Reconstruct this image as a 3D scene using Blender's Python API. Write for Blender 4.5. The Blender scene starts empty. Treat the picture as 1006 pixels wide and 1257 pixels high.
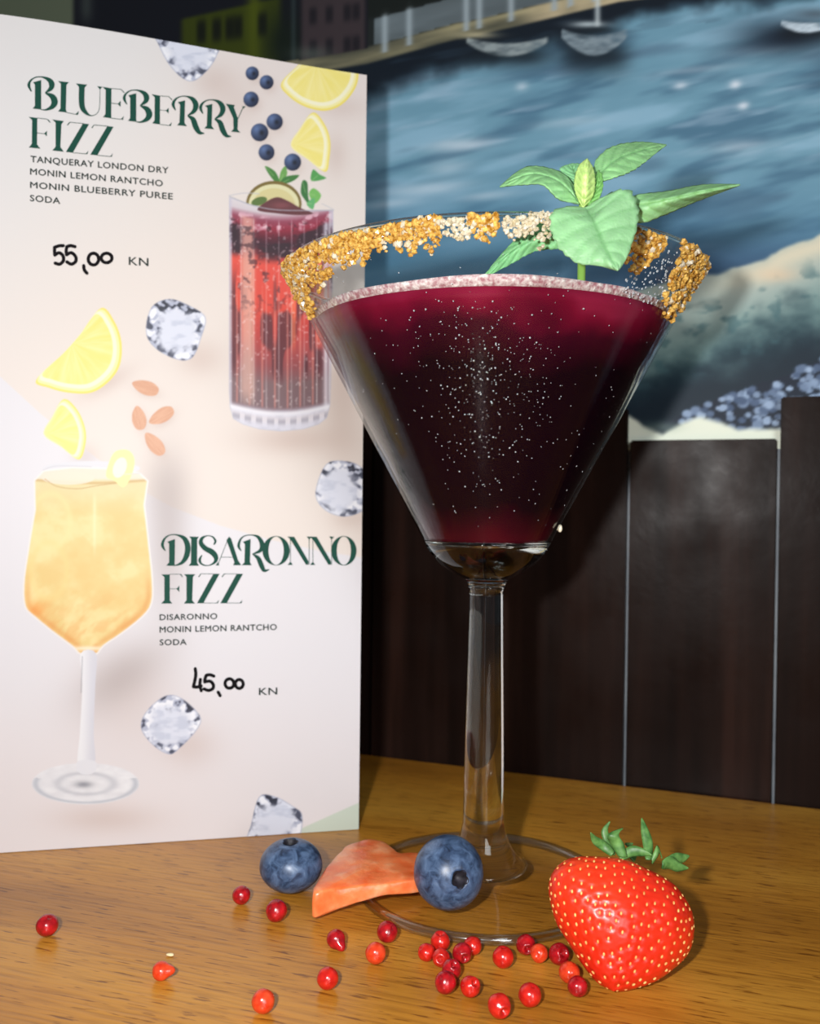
import bpy, bmesh, math, random
import numpy as np
from mathutils import Vector, Matrix, noise as mnoise

random.seed(7); rng = np.random.default_rng(7)
SC = bpy.context.scene
COL = SC.collection
MM = 0.001

# ------------------------------------------------------------------ camera
# the lens stands 110 mm above the table top (table top is z = 0)
F_PX, PITCH, ROLL, CAM_H = 1107.5, -0.0102, 0.0126, 110.0
PW, PH = 1006.0, 1257.0
fwd = np.array([0, math.cos(PITCH), math.sin(PITCH)])
_r = np.array([1.0, 0, 0]); _u = np.cross(_r, fwd)
c_, s_ = math.cos(ROLL), math.sin(ROLL)
right = c_*_r + s_*_u; up = -s_*_r + c_*_u
EYE = np.array([0, 0, CAM_H])
cam_d = bpy.data.cameras.new('camera'); cam = bpy.data.objects.new('camera', cam_d); COL.objects.link(cam)
cam.matrix_world = Matrix([[right[0], up[0], -fwd[0], 0], [right[1], up[1], -fwd[1], 0],
                           [right[2], up[2], -fwd[2], CAM_H*MM], [0, 0, 0, 1]])
cam_d.sensor_fit = 'HORIZONTAL'; cam_d.sensor_width = 26.0; cam_d.lens = 26.0*F_PX/PW
cam_d.clip_start = 0.01; cam_d.clip_end = 20
cam_d.dof.use_dof = True; cam_d.dof.focus_distance = 0.222; cam_d.dof.aperture_fstop = 17.0
SC.camera = cam

# ------------------------------------------------------------------ world, lights, exposure
SC.view_settings.view_transform = 'Standard'; SC.view_settings.look = 'None'
SC.view_settings.gamma = 1; SC.view_settings.use_curve_mapping = False
SC.view_settings.exposure = 0.0
try:
    SC.cycles.use_denoising = True
    SC.cycles.max_bounces = 16; SC.cycles.transmission_bounces = 12; SC.cycles.transparent_max_bounces = 24
    SC.cycles.sample_clamp_indirect = 4.0
except Exception: pass
W = bpy.data.worlds.new('room_air'); SC.world = W; W.use_nodes = True
bgn = W.node_tree.nodes['Background']; bgn.inputs[0].default_value = (0.80, 0.88, 1.0, 1); bgn.inputs[1].default_value = 0.13

def area_light(name, loc, target, size, power, color=(1, 1, 1), shape='DISK'):
    l = bpy.data.lights.new(name, 'AREA'); l.shape = shape; l.size = size; l.energy = power; l.color = color
    o = bpy.data.objects.new(name, l); COL.objects.link(o); o.location = loc
    o.rotation_euler = (Vector(target)-Vector(loc)).to_track_quat('-Z', 'Y').to_euler()
    return o
area_light('phone_flash', (-0.036, -0.004, 0.128), (-0.01, 0.30, 0.135), 0.012, 0.92, (1.0, 0.985, 0.97))
area_light('added_front_fill', (0.42, -1.05, 0.46), (0.0, 0.32, 0.13), 0.60, 8.5, (0.95, 0.98, 1.0), 'SQUARE')  # soft fill added behind the lens, aimed at wall and card more than table

# ------------------------------------------------------------------ helpers
def lin(c):
    c = np.asarray(c, float)/255.0
    return np.where(c <= 0.04045, c/12.92, ((c+0.055)/1.055)**2.4)
def L4(r, g, b): return tuple(lin((r, g, b)))+(1.0,)
def rays(px, py):
    px = np.asarray(px, float); py = np.asarray(py, float)
    return ((px-503)/F_PX)[..., None]*right + ((628.5-py)/F_PX)[..., None]*up + fwd
def at_z(px, py, z=0.0):                    # point of the level plane z seen in that direction (mm)
    d = rays(px, py); return EYE + d*((z-CAM_H)/d[..., 2])[..., None]
def at_y(px, py, y):                        # point at distance y from the lens
    d = rays(px, py); return EYE + d*(np.asarray(y, float)/d[..., 1])[..., None]
def project(P):
    q = P-EYE; w = q@fwd
    return 503+F_PX*(q@right)/w, 628.5-F_PX*(q@up)/w

def obj(name, bm, mats, parent=None, smooth=True, scale=MM):
    me = bpy.data.meshes.new(name)
    if scale != 1: bmesh.ops.scale(bm, vec=(scale,)*3, verts=bm.verts)
    bmesh.ops.recalc_face_normals(bm, faces=bm.faces)
    bm.to_mesh(me); bm.free()
    return link(name, me, mats, parent, smooth)
def link(name, me, mats, parent=None, smooth=True):
    for m in (mats if isinstance(mats, (list, tuple)) else [mats]): me.materials.append(m)
    if smooth: me.polygons.foreach_set('use_smooth', [True]*len(me.polygons))
    o = bpy.data.objects.new(name, me); COL.objects.link(o)
    if parent: o.parent = parent
    return o
def tag(o, label, cat, group=None, kind=None):
    o['label'] = label; o['category'] = cat
    if group: o['group'] = group
    if kind: o['kind'] = kind
    return o
def empty(name, loc=(0, 0, 0)):
    o = bpy.data.objects.new(name, None); COL.objects.link(o); o.location = loc; o.empty_display_size = 0.01
    return o
def lathe(bm, prof, cx=0, cy=0, n=96, close=False, mat=0):
    rings = []
    for r, z in prof:
        if r < 1e-6: rings.append([bm.verts.new((cx, cy, z))])
        else: rings.append([bm.verts.new((cx+r*math.cos(2*math.pi*k/n), cy+r*math.sin(2*math.pi*k/n), z)) for k in range(n)])
    prs = list(zip(rings, rings[1:]))
    if close: prs.append((rings[-1], rings[0]))
    for a, b in prs:
        for k in range(n):
            k2 = (k+1) % n
            if len(a) == 1 and len(b) == 1: continue
            if len(a) == 1: f = bm.faces.new((a[0], b[k], b[k2]))
            elif len(b) == 1: f = bm.faces.new((a[k], a[k2], b[0]))
            else: f = bm.faces.new((a[k], a[k2], b[k2], b[k]))
            f.material_index = mat
def spline(pts, n=8, closed=False):
    P = np.asarray(pts, float); m = len(P); out = []
    rng_ = range(m) if closed else range(m-1)
    for i in rng_:
        if closed: p0, p1, p2, p3 = P[(i-1) % m], P[i], P[(i+1) % m], P[(i+2) % m]
        else: p0, p1, p2, p3 = P[max(i-1, 0)], P[i], P[i+1], P[min(i+2, m-1)]
        for k in range(n):
            t = k/n
            out.append(0.5*((2*p1)+(-p0+p2)*t+(2*p0-5*p1+4*p2-p3)*t*t+(-p0+3*p1-3*p2+p3)*t**3))
    if not closed: out.append(P[-1])
    return np.array(out)
def box(bm, lo, hi):
    r = bmesh.ops.create_cube(bm, size=1)['verts']
    for v in r: v.co = Vector([(lo[i]+hi[i])/2+v.co[i]*(hi[i]-lo[i]) for i in range(3)])
    return r
def tube(bm, pts, radii, n=10, caps=True):
    P = [Vector(p) for p in pts]; rings = []
    for i, p in enumerate(P):
        d = (P[min(i+1, len(P)-1)]-P[max(i-1, 0)]).normalized()
        a = d.cross(Vector((0.3, 0.2, 1)) if abs(d.z) < .9 else Vector((1, 0, 0))).normalized(); b = d.cross(a)
        rings.append([bm.verts.new(p+radii[i]*(a*math.cos(2*math.pi*k/n)+b*math.sin(2*math.pi*k/n))) for k in range(n)])
    for a, b in zip(rings, rings[1:]):
        for k in range(n): bm.faces.new((a[k], a[(k+1) % n], b[(k+1) % n], b[k]))
    if caps: bm.faces.new(rings[0]); bm.faces.new(rings[-1])

# value noise for the painted and printed surfaces
def vnoise(x, y, seed=0):
    r = np.random.default_rng(seed+11).random((64, 64))
    xi = np.floor(x).astype(int); yi = np.floor(y).astype(int); fx = x-xi; fy = y-yi
    fx = fx*fx*(3-2*fx); fy = fy*fy*(3-2*fy)
    g = lambda a, b: r[a % 64, b % 64]
    return (g(xi, yi)*(1-fx)+g(xi+1, yi)*fx)*(1-fy)+(g(xi, yi+1)*(1-fx)+g(xi+1, yi+1)*fx)*fy
def fbm(x, y, seed=0, o=3):
    s = 0; a = 1; t = 0
    for k in range(o):
        s = s+a*vnoise(x*2**k+k*7.3, y*2**k+k*3.1, seed+k); t += a; a *= .5
    return s/t
def sstep(a, b, x):
    t = np.clip((x-a)/(b-a), 0, 1); return t*t*(3-2*t)

# ------------------------------------------------------------------ materials
def mat(name):
    m = bpy.data.materials.new(name); m.use_nodes = True
    return m, m.node_tree.nodes, m.node_tree.links, m.node_tree.nodes['Principled BSDF']
def plain(name, rgb, rough=0.5, **kw):
    m, n, l, b = mat(name); b.inputs['Base Color'].default_value = L4(*rgb); b.inputs['Roughness'].default_value = rough
    for k, v in kw.items(): b.inputs[k.replace('_', ' ')].default_value = v
    return m
def vcol(name, rough=0.5, attr='Col', bump=0, bscale=300, **kw):
    m, n, l, b = mat(name); a = n.new('ShaderNodeAttribute'); a.attribute_name = attr
    l.new(a.outputs['Color'], b.inputs['Base Color']); b.inputs['Roughness'].default_value = rough
    for k, v in kw.items(): b.inputs[k.replace('_', ' ')].default_value = v
    if bump: add_bump(n, l, b, bscale, bump)
    return m
def add_bump(n, l, b, scale, dist, detail=3):
    t = n.new('ShaderNodeTexCoord'); x = n.new('ShaderNodeTexNoise'); x.inputs['Scale'].default_value = scale; x.inputs['Detail'].default_value = detail
    p = n.new('ShaderNodeBump'); p.inputs['Distance'].default_value = dist; p.inputs['Strength'].default_value = 1
    l.new(t.outputs['Object'], x.inputs['Vector']); l.new(x.outputs['Fac'], p.inputs['Height']); l.new(p.outputs['Normal'], b.inputs['Normal'])
def ramp(n, stops):
    r = n.new('ShaderNodeValToRGB'); e = r.color_ramp.elements
    while len(e) < len(stops): e.new(0.5)
    for q, (p, c) in zip(e, stops): q.position = p; q.color = c
    return r
def noise_mat(name, stops, scale, rough=0.4, stretch=(1, 1, 1), rotz=0, detail=5, bump=0, **kw):
    m, n, l, b = mat(name); t = n.new('ShaderNodeTexCoord'); mp = n.new('ShaderNodeMapping')
    mp.inputs['Scale'].default_value = stretch; mp.inputs['Rotation'].default_value = (0, 0, rotz)
    x = n.new('ShaderNodeTexNoise'); x.inputs['Scale'].default_value = scale; x.inputs['Detail'].default_value = detail
    r = ramp(n, stops)
    l.new(t.outputs['Object'], mp.inputs['Vector']); l.new(mp.outputs['Vector'], x.inputs['Vector'])
    l.new(x.outputs['Fac'], r.inputs['Fac']); l.new(r.outputs['Color'], b.inputs['Base Color']); b.inputs['Roughness'].default_value = rough
    for k, v in kw.items(): b.inputs[k.replace('_', ' ')].default_value = v
    if bump:
        p = n.new('ShaderNodeBump'); p.inputs['Distance'].default_value = bump; p.inputs['Strength'].default_value = 1
        l.new(x.outputs['Fac'], p.inputs['Height']); l.new(p.outputs['Normal'], b.inputs['Normal'])
    return m
def glass(name, tint=(1, 1, 1), rough=0.0, ior=1.46):
    m = bpy.data.materials.new(name); m.use_nodes = True; n = m.node_tree.nodes; l = m.node_tree.links; n.clear()
    o = n.new('ShaderNodeOutputMaterial'); g = n.new('ShaderNodeBsdfGlass')
    g.inputs['Color'].default_value = tint+(1,); g.inputs['Roughness'].default_value = rough; g.inputs['IOR'].default_value = ior
    l.new(g.outputs[0], o.inputs[0]); return m
def thin_glass(name, rough=0.05, tint=(0.98, 0.99, 0.985), face=0.008, power=4.0):
    m = bpy.data.materials.new(name); m.use_nodes = True; n = m.node_tree.nodes; l = m.node_tree.links; n.clear()
    o = n.new('ShaderNodeOutputMaterial'); t = n.new('ShaderNodeBsdfTransparent'); t.inputs[0].default_value = tint+(1,)
    g = n.new('ShaderNodeBsdfGlossy'); g.inputs['Roughness'].default_value = rough
    # facing-independent Fresnel of a thin sheet: |N.I| taken so that both sides reflect alike
    lw = n.new('ShaderNodeLayerWeight'); lw.inputs['Blend'].default_value = 0.5
    pw = n.new('ShaderNodeMath'); pw.operation = 'POWER'; pw.inputs[1].default_value = power
    ml = n.new('ShaderNodeMath'); ml.operation = 'MULTIPLY_ADD'; ml.inputs[1].default_value = 0.72; ml.inputs[2].default_value = face
    mx = n.new('ShaderNodeMixShader')
    l.new(lw.outputs['Facing'], pw.inputs[0]); l.new(pw.outputs[0], ml.inputs[0]); l.new(ml.outputs[0], mx.inputs[0])
    l.new(t.outputs[0], mx.inputs[1]); l.new(g.outputs[0], mx.inputs[2]); l.new(mx.outputs[0], o.inputs[0]); return m

# ------------------------------------------------------------------ the setting: wall, panelling, mural, table
A0 = at_z(445, 925)[:2]; B0 = at_z(1006, 992)[:2]
WD = (B0-A0)/np.linalg.norm(B0-A0)            # along the wall
WN = np.array([WD[1], -WD[0]])                # out of the wall, towards the room
if WN[1] > 0: WN = -WN
WROT = math.atan2(WD[1], WD[0])
def wall_pt(u, z, off=0.0):                   # u along the wall, off = distance in front of the panelling face
    p = A0 + WD*u + WN*off; return np.array([p[0], p[1], z])
def wall_box(bm, u0, u1, z0, z1, o0, o1, bevel=0):
    vs = [bm.verts.new(wall_pt(u, z, o)) for u in (u0, u1) for z in (z0, z1) for o in (o0, o1)]
    for q in ((0, 1, 3, 2), (4, 6, 7, 5), (0, 4, 5, 1), (2, 3, 7, 6), (0, 2, 6, 4), (1, 5, 7, 3)): bm.faces.new([vs[k] for k in q])
    if bevel: bmesh.ops.bevel(bm, geom=list(bm.edges), offset=bevel, segments=2, affect='EDGES')

PT = 4.0     # panelling thickness
bm = bmesh.new(); wall_box(bm, -420, 420, -60, 520, -PT-24, -PT-1.2)
o = obj('wall_back', bm, noise_mat('pale wall plaster', [(0.3, L4(120, 128, 138)), (0.7, L4(150, 158, 165))], 60, 0.6), smooth=False); o['kind'] = 'structure'

def plank_mat(k):
    m, n, l, b = mat('dark stained plank %d' % k)
    t = n.new('ShaderNodeTexCoord'); mp = n.new('ShaderNodeMapping'); mp.inputs['Rotation'].default_value = (0, 0, -WROT)
    mp.inputs['Scale'].default_value = (1, 1, 0.06); mp.inputs['Location'].default_value = (k*1.7, 0, k*0.9)
    x = n.new('ShaderNodeTexNoise'); x.inputs['Scale'].default_value = 95; x.inputs['Detail'].default_value = 6
    r = ramp(n, [(0.30, L4(15, 8, 6)), (0.55, L4(29, 17, 13)), (0.80, L4(46, 28, 22))])
    l.new(t.outputs['Object'], mp.inputs['Vector']); l.new(mp.outputs['Vector'], x.inputs['Vector']); l.new(x.outputs['Fac'], r.inputs['Fac'])
    l.new(r.outputs['Color'], b.inputs['Base Color'])
    x2 = n.new('ShaderNodeTexNoise'); x2.inputs['Scale'].default_value = 40; x2.inputs['Detail'].default_value = 6
    l.new(t.outputs['Object'], x2.inputs['Vector'])
    rr = n.new('ShaderNodeMapRange'); rr.inputs[1].default_value = .3; rr.inputs[2].default_value = .75; rr.inputs[3].default_value = 0.26; rr.inputs[4].default_value = 0.5
    l.new(x2.outputs['Fac'], rr.inputs[0]); l.new(rr.outputs[0], b.inputs['Roughness'])
    p = n.new('ShaderNodeBump'); p.inputs['Distance'].default_value = 0.00035; l.new(x2.outputs['Fac'], p.inputs['Height']); l.new(p.outputs['Normal'], b.inputs['Normal'])
    b.inputs['Specular IOR Level'].default_value = 0.07
    return m
edges = [(-376, -323, 38), (-321.6, -268.6, 38), (-267.2, -214.2, 38), (-212.8, -160, 38), (-158.6, -105.6, 38), (-104.2, -51.2, 38), (-49.8, 2.4, 38), (3.6, 56.8, 38), (58.0, 111.4, 38), (112.6, 165.8, 25.6), (167.1, 221, 41), (222, 276, 41), (277, 331, 41)]
for k, (a, b_, zt) in enumerate(edges):
    bm = bmesh.new(); wall_box(bm, a, b_, -60, zt+CAM_H, -PT, 0.0, 0.5)
    o = obj('trim_%d' % (k+1), bm, plank_mat(k), smooth=False); o['kind'] = 'structure'

# --- mural painted on a board: a harbour with houses, quay, moored boats, water, a shore and pebbles
GAIN_MURAL = 1.0
def mural_rgb(x, y):
    n1 = fbm(x/120+y/260, y/26+x/120, 1, 4); n2 = fbm(x/60+y/60, y/11+x/60, 5, 3); n3 = fbm(x/26, y/26, 9, 3)
    def mix(c, d, a): return c*(1-a[..., None])+np.asarray(d, float)*a[..., None]
    c = np.zeros(x.shape+(3,))+np.array([98, 137, 156.])
    c = mix(c, (124, 160, 180), sstep(.46, .74, n1)*.9)
    c = mix(c, (66, 100, 122), sstep(.46, .24, n1)*.85)
    c = mix(c, (150, 172, 190), sstep(.58, .85, n2)*sstep(40, 130, y)*sstep(260, 150, y)*.45)
    c = mix(c, (62, 86, 106), sstep(.58, .85, fbm(x/150+4, y/30+x/150, 21))*.6)
    c = mix(c, (60, 100, 128), sstep(190, 330, y)*.75*(0.7+.3*n2))                  # calmer deep blue lower water
    c = mix(c, (40, 62, 90), sstep(270, 345, y)*sstep(600, 850, x)*.8)
    for (bx, by, w, h, a) in ((565, 178, 42, 9, .8), (548, 205, 30, 12, .5), (520, 232, 60, 9, .6), (600, 240, 40, 6, .5), (480, 250, 40, 6, .45),
                              (905, 180, 40, 9, .5), (835, 105, 10, 5, .8), (902, 104, 8, 6, 1), (912, 130, 8, 6, 1), (860, 85, 60, 5, .4), (640, 106, 9, 6, .7), (700, 150, 60, 7, .35), (940, 60, 60, 8, .35)):
        d = ((x-bx)/w)**2+((y-by-(x-bx)*-.1)/h)**2
        c = mix(c, (186, 196, 206), np.exp(-d*1.3)*a*(.55+.6*n2))
    # quay: lower edge of the stonework and its dark reflection
    q = np.interp(x, [-300, 330, 450, 560, 575, 760, 880, 1010, 1400], [150, 98, 78, 48, 46, 2, -14, -30, -60])
    refl = np.interp(x, [-300, 330, 450, 520, 620, 720, 800, 900, 1400], [110, 90, 60, 48, 35, 52, 20, 26, 40])+(n3-.5)*26
    c = mix(c, (14, 20, 28), sstep(refl+8, refl*.35, y-q)*.95)
    c = mix(c, (52, 72, 88), sstep(.6, .8, n2)*((y > q+4) & (y < q+40))*.25)
    # dark smear of moored-boat reflections on the right
    c = mix(c, (20, 28, 40), np.exp(-(((x-965)/60)**2+((y-45)/22)**2))*.9)
    land = sstep(2, -2, y-q)
    g = np.zeros(x.shape+(3,))+np.array([30, 34, 34.])
    strip = sstep(-22, -17, y-q)*(x > 330)
    g = mix(g, (132, 126, 98), strip*(.25+1.0*n2))
    g = mix(g, (196, 178, 144), strip*sstep(610, 690, x)*.8*(.4+.9*n3))
    bal = ((y-q) < -20) & ((y-q) > -52)
    g = mix(g, (112, 124, 130), bal*(x > 460)*(.45+.4*n1))
    for px_ in (472, 502, 572, 588, 627, 680, 700, 730):
        g = mix(g, (140, 152, 158), np.exp(-((x-px_)/4)**2)*(((y-q) < -8) & ((y-q) > -62))*.9)
    g = mix(g, (22, 26, 24), sstep(-50, -58, y-q)*(x > 450)*.95)
    # houses on the left
    h = np.zeros(x.shape+(3,))+np.array([26, 28, 36.])
    h = mix(h, (108, 118, 96), sstep(94, 86, x)); h = mix(h, (70, 78, 76), np.exp(-((x-106)/8)**2)*.8*sstep(40, 10, y))
    h = mix(h, (66, 76, 22), sstep(218, 228, x)*sstep(350, 338, x)*sstep(20-(x-225)*.22, 26-(x-225)*.22, y))
    h = mix(h, (92, 104, 24), np.exp(-((x-312)/9)**2)*.8)
    for wx in (247, 266, 282, 292, 322): h = mix(h, (22, 26, 20), np.exp(-((x-wx)/6.0)**4)*np.exp(-((y-36+(x-270)*.12)/15)**4)*.9)
    h = mix(h, (24, 34, 26), np.exp(-(((x-348)/26)**2+((y-55)/45)**2)*1.2)); h = mix(h, (58, 72, 74), np.exp(-((x-360)/3)**2)*.7)
    h = mix(h, (70, 60, 64), sstep(366, 374, x)*sstep(452, 444, x))
    for wx in (384, 404, 426, 437):
        for wy in (18, 58): h = mix(h, (34, 32, 38), np.exp(-((x-wx)/5.0)**4)*np.exp(-((y-wy+(x-400)*.1)/11)**4)*.85)
    h = mix(h, (100, 112, 104), np.exp(-(((x-382)/24)**2+((y-66)/9)**2))*.6)
    h = h*.76
    g = np.where(((x < 452) & ((y-q) < -18))[..., None], h, g)
    c = c*(1-land[..., None])+g*land[..., None]
    # boats
    def hull(c, bx, by, w, h, sag, col):
        t = (x-bx)/w; top = by+sag*t*t*-1; d = np.abs(t)
        a = sstep(1.02, .96, d)*sstep(-2, 1, y-top)*sstep(h*(1-.6*d*d)+2, h*(1-.6*d*d)-2, y-top)
        c = mix(c, (16, 22, 28), np.exp(-(((x-bx)/(w*1.05))**4+((y-by-h)/(h*.9))**2))*.8)
        return mix(c, col, np.clip(a*(.25+1.1*fbm(x/14, y/5, 77)), 0, 1))
    c = hull(c, 622, 54, 50, 15, 8, (128, 138, 140)); c = mix(c, (168, 160, 130), np.exp(-(((x-585)/24)**2+((y-43)/4)**2))*.8)
    c = hull(c, 729, 44, 40, 24, 8, (118, 132, 140)); c = mix(c, (172, 184, 188), np.exp(-(((x-722)/22)**2+((y-30)/4)**2))*.9)
    c = mix(c, (26, 34, 40), np.exp(-(((x-732)/24)**2+((y-37)/4)**2))*.8); c = mix(c, (176, 186, 188), np.exp(-((x-733)/3.5)**2)*sstep(34, 30, y)*.8)
    c = hull(c, 990, 29, 32, 11, 3, (176, 190, 200)); c = mix(c, (74, 90, 102), np.exp(-(((x-1000)/26)**2+((y-17)/7)**2))*.9)
    # shore on the right: pale crest falling to dark green, pebbles, white margin
    sh = np.interp(x, [500, 700, 800, 880, 940, 1006, 1300], [430, 380, 352, 334, 316, 288, 180])+(n3-.5)*10
    t = y-sh
    s = np.zeros(x.shape+(3,))+np.array([150, 164, 158.])
    s = mix(s, (196, 190, 168), np.exp(-((t-14)/16)**2)*sstep(820, 960, x)*.95)
    s = mix(s, (206, 180, 150), np.exp(-(((x-955)/26)**2+((y-338)/9)**2))*.6)
    dk = sstep(48, 150, t+(fbm(x/36, y/24, 31, 4)-.5)*90)
    s = mix(s, (94, 126, 126), sstep(30, 95, t)*.75); s = mix(s, (26, 48, 58), dk)
    s = mix(s, (60, 92, 98), sstep(.55, .75, fbm(x/18, y/14, 41, 3))*sstep(60, 30, np.abs(t-80))*.6)
    s = mix(s, (18, 30, 42), sstep(95, 150, t)*.75)
    peb = np.interp(x, [700, 850, 905, 960, 1006, 1200], [560, 508, 484, 468, 446, 360])+(n3-.5)*10
    pr = np.random.default_rng(3); pm = np.zeros(x.shape); pc = np.zeros(x.shape)
    near = (y > peb-4)
    s = mix(s, (22, 32, 46), near*1.0)
    for k in range(330):
        bx = pr.uniform(835, 1080); by = pr.uniform(-6, 78); rad = pr.uniform(4, 8.5); by += np.interp(bx, [835, 850, 905, 960, 1006, 1200], [520, 508, 484, 468, 446, 360])
        w = (np.abs(x-bx) < 16) & (np.abs(y-by) < 16)
        if not w.any(): continue
        d = np.hypot(x[w]-bx, (y[w]-by)*1.25)/rad; a = sstep(1.05, .55, d); val = pr.uniform(.12, 1)
        s[w] = s[w]*(1-a[:, None])+(np.array([46, 62, 88])*(1-val)+np.array([140, 160, 186])*val)*a[:, None]
    wm = np.interp(x, [700, 772, 790, 812, 840, 860, 905, 957, 1006], [505, 508, 520, 530, 516, 512, 526, 524, 524])+(n3-.5)*8
    s = mix(s, (206, 212, 196), sstep(-4, 5, y-wm)); s = mix(s, (120, 142, 132), np.exp(-(((x-812)/22)**2+((y-524)/7)**2))*.5)
    c = c*(1-sstep(-3, 4, t)[..., None])+s*sstep(-3, 4, t)[..., None]
    return c
def grid_mesh(name, P, rgb, nu, nv, mats, parent=None):          # P: (nv,nu,3) mm, rgb sRGB 0-255
    me = bpy.data.meshes.new(name); me.vertices.add(nu*nv); me.vertices.foreach_set('co', (P.reshape(-1)*MM).astype(np.float32))
    i = np.arange(nu*nv).reshape(nv, nu); q = np.stack([i[:-1, :-1], i[:-1, 1:], i[1:, 1:], i[1:, :-1]], -1).reshape(-1, 4)
    faces_mesh(me, q); set_col(me, rgb.reshape(-1, 3)); return link(name, me, mats, parent)
def faces_mesh(me, q):
    me.loops.add(q.size); me.loops.foreach_set('vertex_index', q.reshape(-1).astype(np.int32))
    me.polygons.add(len(q)); me.polygons.foreach_set('loop_start', np.arange(0, q.size, 4, dtype=np.int32)); me.polygons.foreach_set('loop_total', np.full(len(q), 4, dtype=np.int32))
    me.update(calc_edges=True)
def set_col(me, rgb, gain=1.0):
    a = me.color_attributes.new('Col', 'FLOAT_COLOR', 'POINT'); c = np.ones((len(rgb), 4), np.float32); c[:, :3] = np.clip(lin(np.clip(rgb, 0, 255))*gain, 0, .95)
    a.data.foreach_set('color', c.reshape(-1))
mural = empty('mural', tuple(wall_pt(0, CAM_H+25, -PT)*MM)); tag(mural, 'harbour painting with blue water, moored boats and a pebble shore above the dark planks', 'painting')
us = np.linspace(-340, 262, 780); zs = np.linspace(CAM_H+22, CAM_H+272, 420)
U, Z = np.meshgrid(us, zs)
P = np.stack([A0[0]+WD[0]*U+WN[0]*-PT, A0[1]+WD[1]*U+WN[1]*-PT, Z], -1)
mx_, my_ = project(P)
o = grid_mesh('painted_surface', P, mural_rgb(mx_, my_)*1.13, 780, 420, vcol('oil paint', 0.5, Specular_IOR_Level=0.2))
o.parent = mural; o.matrix_parent_inverse = mural.matrix_world.inverted()
mural_inv = Matrix.Translation(-Vector(wall_pt(0, CAM_H+25, -PT)*MM)); o.matrix_parent_inverse = mural_inv
bm = bmesh.new(); wall_box(bm, -340, 262, CAM_H+22, CAM_H+272, -PT-1.2, -PT-0.05)
o = obj('backing_board', bm, plain('board edge', (190, 195, 185), 0.7), smooth=False); o.parent = mural; o.matrix_parent_inverse = mural_inv

# --- table
def table_mat():
    m, n, l, b = mat('varnished oak'); t = n.new('ShaderNodeTexCoord')
    def nz(scale, sc, det, loc=(0, 0, 0)):
        mp = n.new('ShaderNodeMapping'); mp.inputs['Rotation'].default_value = (0, 0, -(WROT+0.08)); mp.vector_type = 'TEXTURE'
        mp.inputs['Rotation'].default_value = (0, 0, WROT+0.06); mp.inputs['Scale'].default_value = sc; mp.inputs['Location'].default_value = loc
        x = n.new('ShaderNodeTexNoise'); x.inputs['Scale'].default_value = scale; x.inputs['Detail'].default_value = det
        l.new(t.outputs['Object'], mp.inputs['Vector']); l.new(mp.outputs['Vector'], x.inputs['Vector']); return x
    big = nz(22, (5, 1, 1), 5); fine = nz(900, (16, 1, 1), 3); pore = nz(1100, (9, 1, 1), 2, (3, 1, 0))
    r1 = ramp(n, [(0.28, L4(152, 97, 28)), (0.50, L4(188, 127, 42)), (0.72, L4(210, 152, 58))])
    l.new(big.outputs['Fac'], r1.inputs['Fac'])
    r2 = ramp(n, [(0.34, (0.74, 0.70, 0.64, 1)), (0.54, (1, 1, 1, 1)), (0.75, (1.0, 1.0, 1.0, 1))]); l.new(fine.outputs['Fac'], r2.inputs['Fac'])
    r3 = ramp(n, [(0.33, (0.46, 0.38, 0.30, 1)), (0.39, (1, 1, 1, 1)), (1, (1, 1, 1, 1))]); l.new(pore.outputs['Fac'], r3.inputs['Fac'])
    m1 = n.new('ShaderNodeMix'); m1.data_type = 'RGBA'; m1.blend_type = 'MULTIPLY'; m1.inputs[0].default_value = 1
    m2 = n.new('ShaderNodeMix'); m2.data_type = 'RGBA'; m2.blend_type = 'MULTIPLY'; m2.inputs[0].default_value = 1
    l.new(r1.outputs['Color'], m1.inputs[6]); l.new(r2.outputs['Color'], m1.inputs[7]); l.new(m1.outputs[2], m2.inputs[6]); l.new(r3.outputs['Color'], m2.inputs[7])
    l.new(m2.outputs[2], b.inputs['Base Color']); b.inputs['Roughness'].default_value = 0.30; b.inputs['Specular IOR Level'].default_value = 0.45
    p = n.new('ShaderNodeBump'); p.inputs['Distance'].default_value = 0.00012; l.new(fine.outputs['Fac'], p.inputs['Height']); l.new(p.outputs['Normal'], b.inputs['Normal'])
    return m
bm = bmesh.new(); wall_box(bm, -420, 420, -28, 0, 0.4, 470, 1.2)
tab = obj('table', bm, table_mat(), smooth=False); tag(tab, 'varnished orange-brown oak tabletop pushed against the dark planks', 'table')
TAB = tab

# ------------------------------------------------------------------ menu card
bx = np.array([0, 150, 300, 440.]); by = np.array([1047, 1037, 1027, 1018.])
Bp = at_z(bx, by, 0.15)
kx = np.polyfit(Bp[:, 0], Bp[:, 1], 1)
XL, XR = Bp[0, 0]-34, Bp[3, 0]
tpx = np.array([-150, -60, 0, 100, 200, 250, 307, 450.]); tpy = np.array([3, 11.5, 17.6, 31, 49.5, 58.5, 69, 92.])
tfit = np.polyfit(tpx, tpy, 3)
def card_pt(s, t):                            # s: 0 left .. 1 right edge, t: 0 foot .. 1 head
    X = Bp[0, 0]+(XR-Bp[0, 0])*s; Y = np.polyval(kx, X); foot = np.stack([X, Y, np.full_like(X, 0.15)], -1)
    px = 450*s; d = rays(px, np.polyval(tfit, px)); yy = Y*(1+.033*np.clip(s, -.3, 1)); head = EYE+d*(yy/d[..., 1])[..., None]
    return foot+(head-foot)*t[..., None]
NU, NV = 560, 1040
S_, T_ = np.meshgrid(np.linspace(-0.25, 1, NU), np.linspace(0, 1, NV))
CP = card_pt(S_, T_); CX, CY = project(CP)
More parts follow.
